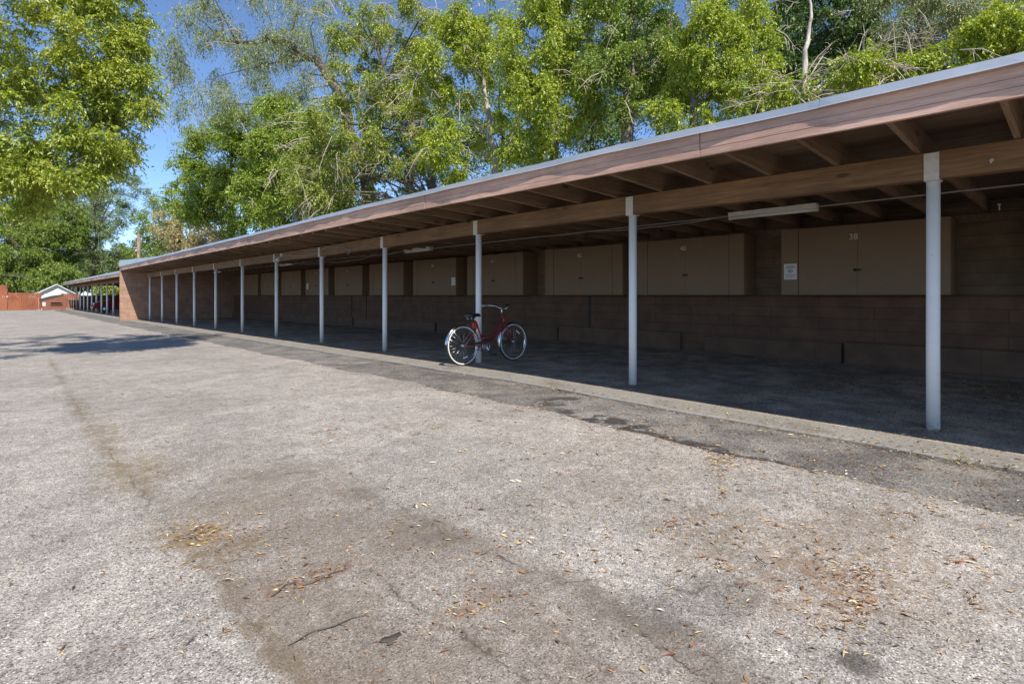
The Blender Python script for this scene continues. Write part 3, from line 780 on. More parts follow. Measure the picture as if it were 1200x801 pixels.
def fender(cx, a0, a1, name):
    vs = []; n = 30; m = 7
    for i in range(n+1):
        a = a0 + (a1-a0)*i/n
        for j in range(m):
            q = -1 + 2*j/(m-1)
            rr = WR + 0.022 - 0.016*q*q; vs.append((cx + rr*math.cos(a), 0.031*q, WR + rr*math.sin(a)))
    fs = [(i*m+j, i*m+j+1, (i+1)*m+j+1, (i+1)*m+j) for i in range(n) for j in range(m-1)]
    b = MB(); b.add(vs, fs, True); o = b.build(name, M['chrome'], bk)
    md = o.modifiers.new('thick', 'SOLIDIFY'); md.thickness = 0.0025
    b = MB()
    for s in (-1, 1):
        for aa in ((a0+a1)/2 + 0.55, (a0+a1)/2 + 1.05):
            b.tube([(cx, s*0.058, WR), (cx + (WR+0.008)*math.cos(aa), s*0.032, WR + (WR+0.008)*math.sin(aa))], 0.003, 5)
    b.build('fender_stay', M['chrome'], o)
fender(0.0, R(22), R(176), 'rear_fender')
fender(1.12, R(62), R(200), 'front_fender')
b = MB(); b.tube([(0.29, 0, 0.68), (0.262, 0, 0.79)], 0.012, 10); b.build('seat_post', M['chrome'], bk)
# saddle: loft of cross-sections
vs = []; m = 14
secs = [(0.105, 0.02, 0.80, 0.02), (0.11, 0.085, 0.812, 0.035), (0.16, 0.108, 0.822, 0.042), (0.215, 0.10, 0.82, 0.04), (0.27, 0.065, 0.815, 0.034), (0.32, 0.038, 0.815, 0.03), (0.365, 0.027, 0.812, 0.026), (0.385, 0.012, 0.806, 0.014)]
for (x, hw, z, th) in secs:
    for j in range(m):
        a = 2*math.pi*j/m; cy, cz = math.cos(a), math.sin(a)
        vs.append((x, hw*cy, z + th*(cz if cz > 0 else cz*0.9) - 0.012*abs(cy)*(1 if cz < 0 else 0.6)))
fs = [(i*m+j, i*m+(j+1) % m, (i+1)*m+(j+1) % m, (i+1)*m+j) for i in range(len(secs)-1) for j in range(m)] + [tuple(range(m)), tuple(reversed([(len(secs)-1)*m+j for j in range(m)]))]
b = MB(); b.add(vs, fs, True); sd = b.build('saddle', M['saddle'], bk)
b = MB()
for s in (-1, 1):
    b.tube([(0.15, s*0.055, 0.785), (0.15, s*0.055, 0.745), (0.24, s*0.02, 0.765)], 0.006, 6)
    b.tube([(0.15 + 0.0, s*0.055 + 0.012*math.cos(t_), 0.75 + 0.008*t_/3) for t_ in [q*0.9 for q in range(14)]], 0.004, 5)
b.build('spring', M['steel'], sd)
b = MB()
b.tube([(0.888, 0, 0.79), (0.868, 0, 0.868), (0.875, 0, 0.895), (0.91, 0, 0.905)], 0.0125, 10)
b.tube([(0.65, -0.30, 0.965), (0.74, -0.29, 0.97), (0.83, -0.25, 0.972), (0.90, -0.17, 0.955), (0.925, -0.08, 0.915), (0.925, 0, 0.905), (0.925, 0.08, 0.915), (0.90, 0.17, 0.955), (0.83, 0.25, 0.972), (0.74, 0.29, 0.97), (0.65, 0.30, 0.965)], 0.0115, 10)
hb = b.build('handlebar', M['chrome'], bk)
for s in (-1, 1):
    b = MB(); b.tube([(0.645, s*0.30, 0.965), (0.70, s*0.2955, 0.968), (0.755, s*0.286, 0.971)], 0.0165, 10); b.build('grip', M['rubber'] if s < 0 else M['whitewall'], hb)
b = MB(); b.tube(ringpts(BB[0], BB[2], 0.078, 32, -0.052), 0.005, 6, closed=True); b.tube(ringpts(BB[0], BB[2], 0.03, 16, -0.052), 0.007, 6, closed=True)
for q in range(5):
    a = q*2*math.pi/5; b.tube([(BB[0], -0.052, BB[2]), (BB[0]+0.076*math.cos(a), -0.052, BB[2]+0.076*math.sin(a))], 0.006, 5)
cr = b.build('chainring', M['chrome'], bk)
for s, dx, dz in ((-1, 0.085, -0.14), (1, -0.085, 0.14)):
    b = MB(); b.tube([(BB[0], s*0.062, BB[2]), (BB[0]+dx, s*0.075, BB[2]+dz)], [0.012, 0.009], 8); c_ = b.build('crank_arm', M['chrome'], cr)
    b = MB(); b.box(BB[0]+dx-0.045, min(s*0.085, s*0.17), BB[2]+dz-0.012, BB[0]+dx+0.045, max(s*0.085, s*0.17), BB[2]+dz+0.012); b.build('pedal', M['rubber'], cr, 0.006)
b = MB(); vs = []
gpr = [(0.54, 0.335), (0.50, 0.375), (0.42, 0.385), (0.20, 0.365), (0.06, 0.355), (0.02, 0.335), (0.06, 0.318), (0.22, 0.322), (0.40, 0.325)]
b.prism(gpr, 'y', -0.07, -0.064); b.build('chain_guard', M['chrome'], bk, 0.002)
b = MB()
b.tube([(0.0, -0.045, WR-0.035), (BB[0], -0.052, BB[2]-0.078)], 0.004, 5); b.tube([(0.0, -0.045, WR+0.035), (BB[0], -0.052, BB[2]+0.078)], 0.004, 5)
b.build('chain', M['rubber'], bk)
b = MB(); b.tube([(0.25, 0, 0.665), (0.225, 0, 0.66)], 0.03, 14); b.box(0.24, -0.05, 0.60, 0.275, 0.05, 0.69); b.build('rear_reflector', M['redlens'], bk, 0.004)
b = MB(); b.tube([(0.40, 0.045, 0.285), (0.33, 0.10, 0.15), (0.27, 0.15, 0.012)], 0.008, 8); b.build('kickstand', M['steel'], bk)
bk.rotation_euler = (R(-2.0), 0, 0)

# ------------------------------------------------------------------ far carport
X2 = 5.82
cp2 = thing('carport', (X2, 42, gz(42)), 'farther lower carport with thin posts and an open back, beyond the block end wall', 'carport')
I2 = Vector((-X2, -42, -gz(42)))
def c2(b, name, mat, bevel=0):
    o = b.build(name, mat, cp2, bevel); o.location = I2; return o
for i in range(11):
    y = 41.0 + 3.09*i
    if i == 10: y = 72.6
    b = MB(); b.tube([(X2, y, gz(y)-0.02), (X2, y, 2.08)], 0.055, 10); c2(b, 'post', M['post'])
b = MB(); b.box(X2-0.07, 36.4, 2.0, X2+0.07, 73.2, 2.19); c2(b, 'beam', M['beam'], 0.005)
for a, c in ((36.4, 45), (45, 54), (54, 63.5), (63.5, 73.4)):
    b = MB(); dr = drift(int(a))
    b.strip([(XF+0.04, 2.2), (XF+0.08, 2.2), (XF+0.08, 2.42), (XF+0.04, 2.42)], lin(a+.01, c-.01, 0.6), lambda y: 0.01*dr(y), lambda i_, y: 0.01*dr(y)); c2(b, 'fascia_board', M['fascia'])
b = MB(); b.box(XF+0.02, 36.4, 2.421, 10.9, 73.45, 2.47); c2(b, 'roof_covering', M['roof'])
b = MB(); dr = drift(5); b.strip([(XF+0.01, 2.37), (XF+0.038, 2.37), (XF+0.038, 2.49), (XF+0.01, 2.49)], lin(36.4, 73.5, 0.4), lambda y: 0, lambda i_, y: 0.012*dr(y) if i_ in (0, 3) else 0); c2(b, 'edge_flashing', M['flash'])
b = MB(); b.box(XF+0.09, 0, 2.19, 10.8, 0.05, 2.40); raf2 = c2(b, 'rafter', M['rafter'])
for q in range(60):
    o = raf2 if q == 0 else raf2.copy()
    if q: COL.objects.link(o); o.parent = cp2
    o.location = I2 + Vector((0, 36.8 + 0.61*q, 0))
b = MB(); b.box(10.5, 36.4, -0.7, 10.7, 73.2, 1.22); c2(b, 'back_wall', M['low'])
b = MB(); b.box(6.1, 73.24, -0.7, 10.72, 73.42, 1.15); c2(b, 'end_wall', M['low'])
for y in (41, 47, 53, 60, 66, 73):
    b = MB(); b.box(10.52, y, 1.22, 10.64, y+0.12, 2.19); c2(b, 'back_post', M['beam'])

# ------------------------------------------------------------------ parked car in the far carport
car = thing('parked_car', (5.55, 56.6, gz(57)), 'dark red hatchback parked nose out in the far carport', 'car')
prof = [(0.02, 0.42), (0.0, 0.62), (0.10, 0.80), (0.55, 0.93), (1.05, 1.02), (1.85, 1.52), (2.2, 1.60), (3.3, 1.60), (3.85, 1.45), (4.15, 1.02), (4.25, 0.85), (4.22, 0.42), (3.8, 0.28), (0.5, 0.28)]
hw = lambda z: 0.87 if z < 1.0 else 0.87 - (z-1.0)*0.30
vs = []
n = len(prof)
for s in (-1, 1):
    for x, z in prof: vs.append((x, s*hw(z), z))
for x, z in prof: vs.append((x*0.985 + 0.03, -hw(z)*0.82, z + (0.03 if z > 0.6 else 0)))
for x, z in prof: vs.append((x*0.985 + 0.03, hw(z)*0.82, z + (0.03 if z > 0.6 else 0)))
fs = [tuple(range(n)), tuple(reversed(range(n, 2*n)))]
for i in range(n):
    j = (i+1) % n
    fs += [(i, j, 2*n+j, 2*n+i), (2*n+i, 2*n+j, 3*n+j, 3*n+i), (3*n+i, 3*n+j, n+j, n+i)]
b = MB(); b.add(vs, fs); b.build('body', M['carred'], car, 0.03)
for s in (-1, 1):
    b = MB(); y = s*0.80
    pl = [(1.35, 1.08), (1.95, 1.47), (2.55, 1.50), (2.55, 1.08)]; pr = [(2.62, 1.08), (2.62, 1.50), (3.3, 1.50), (3.72, 1.38), (3.85, 1.10)]
    b.prism(pl, 'y', y - s*0.06, y + s*0.055); b.prism(pr, 'y', y - s*0.06, y + s*0.055); b.build('side_window', M['glass'], car)
    b = MB(); b.box(1.42, s*0.86 - 0.06, 1.06, 1.58, s*0.86 + 0.14*s + 0.06, 1.2); b.build('mirror', M['carred'], car, 0.03)
    b = MB(); b.box(-0.005, s*0.62-0.18, 0.66, 0.22, s*0.62+0.18, 0.82); b.build('headlight', M['lens'], car, 0.03)
b = MB(); b.add([(1.14, -0.74, 1.085), (1.14, 0.74, 1.085), (1.82, 0.64, 1.535), (1.82, -0.64, 1.535)], [(0, 1, 2, 3)]); o = b.build('windscreen', M['glass'], car)
md = o.modifiers.new('thick', 'SOLIDIFY'); md.thickness = 0.03; md.offset = 0
b = MB(); b.box(-0.04, -0.80, 0.36, 0.14, 0.80, 0.56); b.build('bumper', M['carred'], car, 0.04)
b = MB(); b.box(-0.02, -0.4, 0.58, 0.1, 0.4, 0.70); b.build('grille', M['black'], car, 0.01)
b = MB(); b.box(-0.055, -0.15, 0.42, -0.035, 0.15, 0.52); b.build('number_plate', M['white'], car)
for x in (0.82, 3.42):
    for s in (-1, 1):
        w = bpy.data.objects.new('wheel', None); COL.objects.link(w); w.parent = car; w.location = (x, s*0.80, 0.31)
        b = MB(); b.tube([(0, -0.1, 0), (0, -0.09, 0), (0, 0.09, 0), (0, 0.1, 0)], [0.27, 0.31, 0.31, 0.27], 24); b.build('tyre', M['rubber'], w)
        b = MB(); b.tube([(0, s*0.09, 0), (0, s*0.108, 0)], [0.2, 0.19], 18); b.build('rim', M['steel'], w)

# ------------------------------------------------------------------ fence, dumpster, white shed, utility pole, hedge
FYV = 75.0
def fence_run(x0, x1, y0, y1, h, label):
    L = math.hypot(x1-x0, y1-y0); z = gz((y0+y1)/2)
    t = thing('wood_fence', (x0, y0, z), label, 'fence', None, math.atan2(y1-y0, x1-x0))
    b = MB(); x = 0; rr = random.Random(int(L*100))
    while x < L - 0.05:
        w = min(0.14, L - x); b.box(x+0.004, -0.012 + rr.uniform(-0.004, 0.004), 0.04, x+w-0.004, 0.012, h + rr.uniform(-0.02, 0.02)); x += 0.145
    b.build('board_panel', M['fence'], t)
    b = MB(); b.box(0, 0.02, 0.3, L, 0.06, 0.39); b.box(0, 0.02, h-0.35, L, 0.06, h-0.26); b.build('rail', M['fence'], t)
    q = 0.02
    while q < L:
        b = MB(); b.box(q, 0.062, -0.1, q+0.09, 0.15, h+0.05); b.build('fence_post', M['fence'], t); q += 2.44
fence_run(-14, 0.55, FYV, FYV, 2.55, 'taller orange brown board fence at the far left')
fence_run(0.6, 3.12, FYV, FYV, 1.78, 'orange brown board fence between the taller fence and the dumpster')
fence_run(4.75, 6.3, FYV, FYV, 1.72, 'short brown board fence right of the dumpster, half in the carport shade')
dm = thing('dumpster', (2.95, 71.4, gz(71.4)), 'reddish brown metal dumpster with dark sloping lid before the fence', 'dumpster')
prof = [(0.15, 0.08), (1.95, 0.08), (2.05, 1.25), (1.75, 1.52), (0.0, 0.95)]
b = MB(); b.prism(prof, 'y', 0, 1.5); b.build('bin', M['dump'], dm, 0.02)
b = MB(); b.prism([(-0.05, 0.945), (1.74, 1.53), (1.72, 1.60), (0.9, 1.47), (-0.03, 1.15)], 'y', -0.04, 1.54); b.build('lid', M['lid'], dm, 0.01)
b = MB(); b.box(0.72, -0.13, 0.58, 1.62, 0.02, 0.62); b.box(0.72, -0.13, 0.80, 1.62, 0.02, 0.84); b.box(0.72, -0.11, 0.62, 0.76, 0.02, 0.80); b.box(1.58, -0.11, 0.62, 1.62, 0.02, 0.80); b.build('fork_pocket', M['dump'], dm, 0.006)
b = MB(); b.box(0.77, -0.03, 0.622, 1.575, -0.002, 0.798); b.build('pocket_shade_panel', M['black'], dm)  # black panel paints the shade inside the fork pocket
b = MB(); b.box(0.13, -0.012, 0.45, 0.36, -0.003, 0.82); b.build('sticker', M['white'], dm)
sh = thing('white_garage', (4.65, 80, gz(80)), 'white garage with pale metal gable roof beyond the fence', 'garage')
b = MB(); b.prism([(-1.55, -0.2), (1.55, -0.2), (1.55, 1.75), (0, 2.72), (-1.55, 1.75)], 'y', 0, 6); b.build('wall', M['wallwhite'], sh)
for s in (-1, 1):
    b = MB(); b.prism([(0, 2.73), (s*1.95, 1.51), (s*1.95, 1.58), (0, 2.80)], 'y', -0.35, 6.35); b.build('roof', M['whiteroof'], sh)
b = MB(); b.box(-1.1, -0.05, 0, 1.1, 0.02, 1.7); b.build('garage_door', M['sign'], sh, 0.01)
b = MB()
up = pt(162, 273, 60); ug = gz(up.y)
b.tube([(up.x, up.y, ug-0.2), (up.x+0.03, up.y, 4), (up.x+0.05, up.y, up.z)], [0.20, 0.18, 0.155], 14); b.tube([(up.x+0.05, up.y, up.z-0.6), (up.x+0.25, up.y-0.1, up.z-0.6)], 0.03, 8)
tag(b.build('utility_pole', M['pole']), 'bare brown wooden pole standing behind the carport roofs', 'pole')

# ------------------------------------------------------------------ leaves and trees
def leaves_mesh(name, pos, axis, nrm, L, W, mat, parent):
    """diamond shaped, slightly folded leaf per entry (two triangles), all in one mesh"""
    n = len(pos)
    axis = axis / np.maximum(np.linalg.norm(axis, axis=1, keepdims=True), 1e-6)
    side = np.cross(axis, nrm); side /= np.maximum(np.linalg.norm(side, axis=1, keepdims=True), 1e-6)
    up = np.cross(side, axis)
    L = L[:, None]; W = W[:, None]
    v = np.empty((n, 4, 3), np.float32)
    v[:, 0] = pos
    v[:, 1] = pos + axis*L*0.45 + side*W*0.5 + up*W*0.16
    v[:, 2] = pos + axis*L - up*L*0.10
    v[:, 3] = pos + axis*L*0.45 - side*W*0.5 + up*W*0.16
    me = bpy.data.meshes.new(name)
    me.vertices.add(n*4); me.vertices.foreach_set('co', v.ravel())
    idx = (np.arange(n, dtype=np.int32)*4)[:, None]
    tri = np.concatenate([idx + np.array([[0, 1, 2]], np.int32), idx + np.array([[0, 2, 3]], np.int32)], axis=1).ravel()
    me.loops.add(n*6); me.loops.foreach_set('vertex_index', tri)
    me.polygons.add(n*2)
    me.polygons.foreach_set('loop_start', np.arange(n*2, dtype=np.int32)*3)
    me.polygons.foreach_set('loop_total', np.full(n*2, 3, np.int32))
    me.update(calc_edges=True)
    me.materials.append(mat)
    o = bpy.data.objects.new(name, me); COL.objects.link(o)
    if parent: o.parent = parent
    return o

def unit(v): return v / np.maximum(np.linalg.norm(v, axis=-1, keepdims=True), 1e-6)

def spray(rs, c, r, ntw, nl, droop, flat):
    """twigs with leaves around a clump centre; returns pos, axis"""
    d = unit(rs.normal(size=(ntw, 3)) * np.array([1, 1, flat]))
    ln = r * rs.uniform(0.5, 1.15, ntw)
    st = c + rs.normal(size=(ntw, 3)) * r * 0.22
    tw = np.repeat(np.arange(ntw), nl)
    t = rs.uniform(0.12, 1.0, ntw*nl)
    p = st[tw] + d[tw]*(ln[tw]*t)[:, None]
    p[:, 2] -= droop * r * t**2 * 0.9
    tang = d[tw].copy(); tang[:, 2] -= droop*1.2*t
    ax = unit(tang)*0.8 + rs.normal(size=(ntw*nl, 3))*0.55; ax[:, 2] -= 0.25 + droop*0.5
    p += rs.normal(size=p.shape)*r*0.035
    return p, ax

def tree(name, label, base, trunk, r0, crowns, leaf, mat, bark, seed, clump_r=0.8, ntw=20, nl=16, droop=0.35, flat=0.7, limbs=True, dead=0, narrow=0.5, group=None, shell=0.45, deadlen=1.0, limbp=0.2, dens=1.9):
    leaf *= 0.70; clump_r *= 0.78
    """trunk: list of world points; crowns: list of (centre, radii, clumps)"""
    rs = np.random.RandomState(seed)
    base = Vector(base)
    root = thing(name, base, label, 'tree', group)
    tp = [base - Vector((0, 0, 0.25))] + [Vector(p) for p in trunk]
    fine = []
    for i in range(len(tp)-1):
        for q in range(4):
            p = tp[i].lerp(tp[i+1], q/4); fine.append(p + Vector(tuple(rs.normal(size=3)*r0*0.25*(1 if i+q else 0))))
    fine.append(tp[-1])
    m = len(fine)
    rad = [r0*(1.25 if i == 0 else 1) * (1 - 0.82*i/(m-1)) for i in range(m)]
    b = MB(); b.tube([p - base for p in fine], rad, 10); b.build('trunk', bark, root, fix=False)
    P, A = [], []
    br = MB()
    arr = np.array([tuple(p) for p in fine])
    for (c, rr, n) in crowns:
        c = np.array(tuple(c)); rr = np.array(rr)
        for _ in range(int(n*dens)):
            u = unit(rs.normal(size=3)); q = rs.uniform(shell, 1.0)**0.6
            cc = c + u*rr*q
            r = clump_r*rs.uniform(0.6, 1.3)
            p, a = spray(rs, cc, r, max(4, int(ntw*2.1*rs.uniform(0.6, 1.3))), nl, droop, flat)
            P.append(p); A.append(a)
            if limbs and rs.rand() < limbp:
                dd_ = np.linalg.norm(arr - (cc - np.array([0, 0, 0.35*np.linalg.norm(cc-arr[len(arr)//2])])), axis=1); dd_[arr[:, 2] > cc[2] + 0.2] += 50
                k_ = int(np.argmin(dd_))
                s_ = arr[k_]; md_ = s_*0.5 + cc*0.5 + np.array([0, 0, 0.12*np.linalg.norm(cc-s_)]) + rs.normal(size=3)*0.16*np.linalg.norm(cc-s_)
                rr0 = min(rad[k_]*0.5, 0.010 + 0.009*np.linalg.norm(cc-s_))
                br.tube([Vector(s_)-base, Vector(s_*0.6+md_*0.4)-base, Vector(md_)-base, Vector(md_*0.4+cc*0.6)-base, Vector(cc)-base], [rr0, rr0*0.85, rr0*0.6, rr0*0.4, rr0*0.15], 6, cap=False)
    if br.v: br.build('limbs', bark, root, fix=False)
    P = np.concatenate(P); A = np.concatenate(A)
    N = len(P)
    nr = rs.normal(size=(N, 3))*0.75 + np.array([-0.12, -0.35, 0.75])
    L = leaf*rs.choice([0.55, 0.8, 1.0, 1.35], N, p=[.25, .3, .3, .15])*rs.uniform(0.8, 1.15, N); W = L*narrow*rs.uniform(0.8, 1.2, N)
    o = leaves_mesh('crown', (P - np.array(tuple(base))).astype(np.float32), A, nr, L, W, mat, root)
    if dead:
        b = MB()
        for _ in range(dead):
            cidx = rs.randint(len(crowns)); c, rr, n = crowns[cidx]
            u = unit(rs.normal(size=3)); c0 = np.array(tuple(c)) + u*np.array(rr)*0.95
            d = unit(u + rs.normal(size=3)*0.5)*rs.uniform(0.5, 1.3)*deadlen
            e = c0 + d + np.array([0, 0, -0.3*deadlen]); mid = c0*0.5 + e*0.5 + np.array([0, 0, 0.12])
            b.tube([Vector(c0)-base, Vector(mid)-base, Vector(e)-base], [0.016, 0.011, 0.004], 5, cap=False)
            for _k in range(5):
                q = rs.uniform(0.2, 0.9); s0 = c0*(1-q) + e*q; e2 = s0 + unit(d + rs.normal(size=3)*np.linalg.norm(d)*0.9)*rs.uniform(0.2, 0.5)*deadlen + np.array([0, 0, -0.12])
                b.tube([Vector(s0)-base, Vector(s0*0.5+e2*0.5)-base + Vector((0, 0, 0.03)), Vector(e2)-base], [0.008, 0.006, 0.003], 4, cap=False)
        b.build('bare_sprays', M['twig_dead'], root, fix=False)
    return root

def tr(px, Z, tops, **kw): pass
def gbase(px, Z):
    p = pt(px, 346, Z); return Vector((p.x, p.y, gz(p.y) - 0.09))
def E(px, py, Z, rx, ry, rz, n): return (pt(px, py, Z), (rx, ry, rz), n)

# --- left foreground tree overhanging the lot (its trunk stands left of the picture)
tb = Vector((-3.6, 11.2, gz(11)))
tree('leafy_tree', 'large yellow green tree overhanging the lot at the left edge', tb,
     [(-3.5, 11.2, 2.0), (-3.1, 11.4, 4.2), (-2.7, 11.6, 6.5), (-2.4, 11.6, 8.5)], 0.24,
     [((-2.3, 11.7, 6.2), (2.6, 2.2, 2.6), 60), E(60, 40, 9.4, 1.3, 1.3, 1.2, 60), E(120, 45, 9.5, 0.75, 0.9, 0.85, 34), E(140, 105, 9.5, 0.5, 0.7, 0.5, 20), E(110, 150, 9.5, 0.65, 0.9, 0.6, 28), E(40, 140, 9.5, 1.0, 1.1, 1.0, 46), E(75, 200, 9.5, 0.75, 0.9, 0.36, 20), E(20, 225, 9.5, 0.6, 0.8, 0.34, 13), E(120, 205, 9.6, 0.3, 0.5, 0.2, 5), E(25, 195, 9.5, 0.5, 0.8, 0.3, 9), ((1.3, 11.4, 8.9), (1.3, 1.5, 0.6), 26), ((-1.0, 12.6, 10.0), (1.6, 1.6, 0.7), 24), E(168, 122, 9.4, 0.14, 0.3, 0.14, 4), E(135, 185, 9.6, 0.3, 0.4, 0.22, 7), E(90, -60, 9.4, 1.5, 1.4, 0.9, 40), ((-4.6, 10.8, 6.5), (2.2, 2.4, 2.4), 20)],  # highest clumps, out of view, added to widen the shadow on the lot
     0.082, M['lf_left'], M['bark_grey'], 3, 0.42, 20, 17, 0.4, 0.5, narrow=0.38, dead=5, limbp=0.0, dens=0.95, deadlen=0.6)
# --- mid-left dense tree over the far fence, thin trees beside it
tree('bushy_tree', 'dense dark green tree rising behind the orange fence at far left', gbase(30, 69), [pt(30, 330, 69), pt(28, 280, 69), pt(26, 220, 69)], 0.38,
     [E(30, 285, 69, 5.82, 4.00, 4.70, 70), E(62, 285, 68, 3.58, 3.00, 2.91, 40), E(20, 322, 68, 4.48, 3.00, 1.46, 30), E(10, 235, 70, 5.04, 4.00, 4.03, 36), E(78, 265, 68, 2.91, 2.50, 2.91, 22), E(20, 335, 67, 2.69, 1.50, 0.78, 14), E(-30, 290, 70, 5.60, 4.00, 5.60, 40), E(50, 326, 62, 1.7, 1.2, 0.9, 9), E(72, 318, 63, 1.5, 1.2, 0.9, 7)],
     0.24, M['lf_mid'], M['bark_dark'], 5, 1.1, 20, 15, 0.3)
tree('blue_green_tree', 'tall dark blue green tree above and behind the dense bushy tree', gbase(14, 80), [pt(14, 300, 80), pt(16, 240, 80), pt(14, 190, 80)], 0.4,
     [E(15, 235, 80, 5.5, 3.5, 6, 46), E(50, 225, 80, 4.2, 3, 4.4, 44), E(95, 235, 80, 3.2, 3, 3.2, 20), E(-10, 200, 80, 4.4, 3, 3.3, 20), E(70, 255, 80, 3.3, 2.5, 2.9, 14)], 0.26, M['lf_blue'], M['bark_dark'], 31, 1.1, 18, 13, 0.5, dead=16, deadlen=3)
for i, (px, Z, py, r, lm, lab) in enumerate([(-25, 100, 300, 8, 'lf_dark', 'far dark tree beyond the fence at the left edge'), (70, 98, 318, 6, 'lf_far', 'far low tree beyond the fence behind the dumpster'), (120, 100, 316, 6, 'lf_dark', 'far low dark tree beyond the far carport roof'), (160, 95, 312, 5, 'lf_far', 'far low tree beyond the wooden pole'), (210, 98, 300, 6, 'lf_dark', 'far dark tree beyond the block end wall')]):
    tree('back_tree', lab, gbase(px, Z), [pt(px, 335, Z), pt(px, py, Z)], 0.3, [E(px, py, Z, r, r*0.7, r*0.62, 40)], 0.5, M[lm], M['bark_dark'], 70+i, 1.9, 14, 12, 0.3)
tree('thin_tree', 'tall thin dark trunked tree with sparse foliage left of the wooden pole', gbase(110, 72), [pt(110, 320, 72), pt(112, 270, 72), pt(108, 220, 72)], 0.33,
     [E(115, 250, 72, 4.6, 3, 4.0, 26), E(145, 262, 71, 3.2, 3, 3.6, 22), E(95, 280, 72, 3.2, 3, 3.0, 18), E(125, 305, 72, 4.5, 3, 1.8, 26), E(150, 222, 70, 2.6, 2, 2.0, 12)],
     0.22, M['lf_far'], M['bark_dark'], 6, 1.15, 14, 11, 0.3, dead=18, deadlen=2.5)
tree('thin_tree', 'pale sparse tree between the overhanging tree and the thin dark trunk', gbase(84, 90), [pt(84, 320, 90), pt(88, 280, 90), pt(84, 235, 90)], 0.35,
     [E(80, 245, 84, 6, 3, 5.5, 26), E(100, 300, 84, 5, 3, 4, 16)], 0.26, M['lf_willow'], M['bark_grey'], 8, 1.5, 15, 12, 0.3, dead=10, deadlen=3)
tree('bushy_tree', 'dark green tree behind the wooden pole, above the far carport roof', gbase(190, 62), [pt(190, 320, 62), pt(188, 280, 62), pt(186, 245, 62)], 0.28,
     [E(186, 258, 62, 2.3, 2.3, 3.2, 24), E(172, 300, 62, 3.0, 2.5, 1.6, 16)], 0.2, M['lf_mid'], M['bark_dark'], 9, 1.0, 16, 13, 0.3)
# --- row behind the carport, from left to right
tree('willow_tree', 'tall grey green willow with long drooping twigs against the blue sky', gbase(430, 31), [pt(425, 200, 31), pt(400, 110, 31), pt(372, 72, 31), pt(330, 50, 31), pt(262, 50, 31)], 0.42,
     [E(300, 20, 31, 3.4, 2.5, 3.0, 50), E(240, 60, 31, 2.0, 2.0, 2.8, 26), E(335, 75, 31, 2.8, 2.2, 2.2, 36), E(215, 105, 31, 0.8, 1.0, 1.4, 5), E(400, 20, 32, 3, 3, 2.4, 18), E(270, 120, 31, 1.8, 1.6, 0.9, 9)],
     0.19, M['lf_willow'], M['bark_dark'], 12, 1.0, 16, 13, 1.15, narrow=0.24, dead=44, deadlen=1.8, limbp=0.12, dens=1.25)
tree('maple_tree', 'rounded dense green tree left of the willow, above the end of the carport roof', gbase(270, 39), [pt(270, 260, 39), pt(272, 210, 39), pt(270, 160, 39)], 0.32,
     [E(265, 205, 39, 3.2, 3.0, 4.2, 66), E(228, 225, 38, 2.0, 2.2, 2.4, 26), E(300, 235, 38, 3.0, 2.5, 3.6, 34), E(330, 190, 40, 3.4, 2.5, 3.6, 38), E(300, 150, 39, 2.6, 2.4, 2.2, 24)], 0.17, M['lf_maple'], M['bark_grey'], 13, 0.9, 21, 15, 0.3)
tree('green_tree', 'mid green tree standing before the willow trunk, above the middle of the roof', gbase(348, 29), [pt(348, 240, 29), pt(350, 190, 29), pt(345, 150, 29)], 0.18,
     [E(335, 185, 29, 2.0, 1.6, 1.7, 36), E(372, 165, 29, 1.5, 1.4, 1.7, 26), E(310, 225, 29, 1.6, 1.4, 1.4, 22), E(385, 225, 29, 1.6, 1.4, 1.3, 20), E(330, 135, 29, 1.1, 1.2, 0.9, 12)], 0.15, M['lf_maple'], M['bark_grey'], 33, 0.8, 19, 14, 0.4, dead=16)
tree('small_tree', 'small pale brownish green tree low over the far end of the roof', gbase(222, 46), [pt(222, 300, 46), pt(222, 270, 46)], 0.16,
     [E(222, 268, 46, 2.6, 2.2, 2.3, 34), E(250, 285, 46, 2.4, 2, 1.8, 18)], 0.16, M['lf_tan'], M['bark_grey'], 14, 0.85, 18, 14, 0.4)
tree('leaning_tree', 'yellowing tree with dark leaning trunk and hanging dry twigs above the roof', gbase(512, 25), [pt(505, 190, 25), pt(480, 140, 25), pt(452, 92, 25), pt(430, 30, 25)], 0.24,
     [E(440, 70, 25, 2.6, 2.0, 2.6, 50), E(405, 150, 25, 1.9, 1.7, 2.0, 30), E(470, 160, 25, 1.6, 1.5, 2.0, 24), E(370, 200, 26, 1.9, 1.6, 1.5, 20), E(420, 225, 27, 2.4, 2, 1.4, 24), E(490, 25, 25, 1.6, 1.5, 1.4, 18)],
     0.13, M['lf_yellow'], M['bark_dark'], 15, 0.68, 19, 14, 0.6, dead=150, deadlen=1.3, dens=1.5)
tree('young_tree', 'bright green tree with pale slim trunk left of centre above the roof', gbase(584, 21), [pt(580, 190, 21), pt(572, 130, 21), pt(560, 60, 21), pt(552, 10, 21)], 0.17,
     [E(535, 70, 20.5, 1.5, 1.4, 1.7, 30), E(560, 30, 21, 1.6, 1.4, 1.6, 24), E(525, 175, 21, 1.2, 1.2, 1.6, 20), E(500, 110, 21, 0.9, 1, 1.2, 9)],
     0.125, M['lf_bright'], M['bark_pale'], 16, 0.6, 19, 14, 0.45, dead=50, dens=1.5)
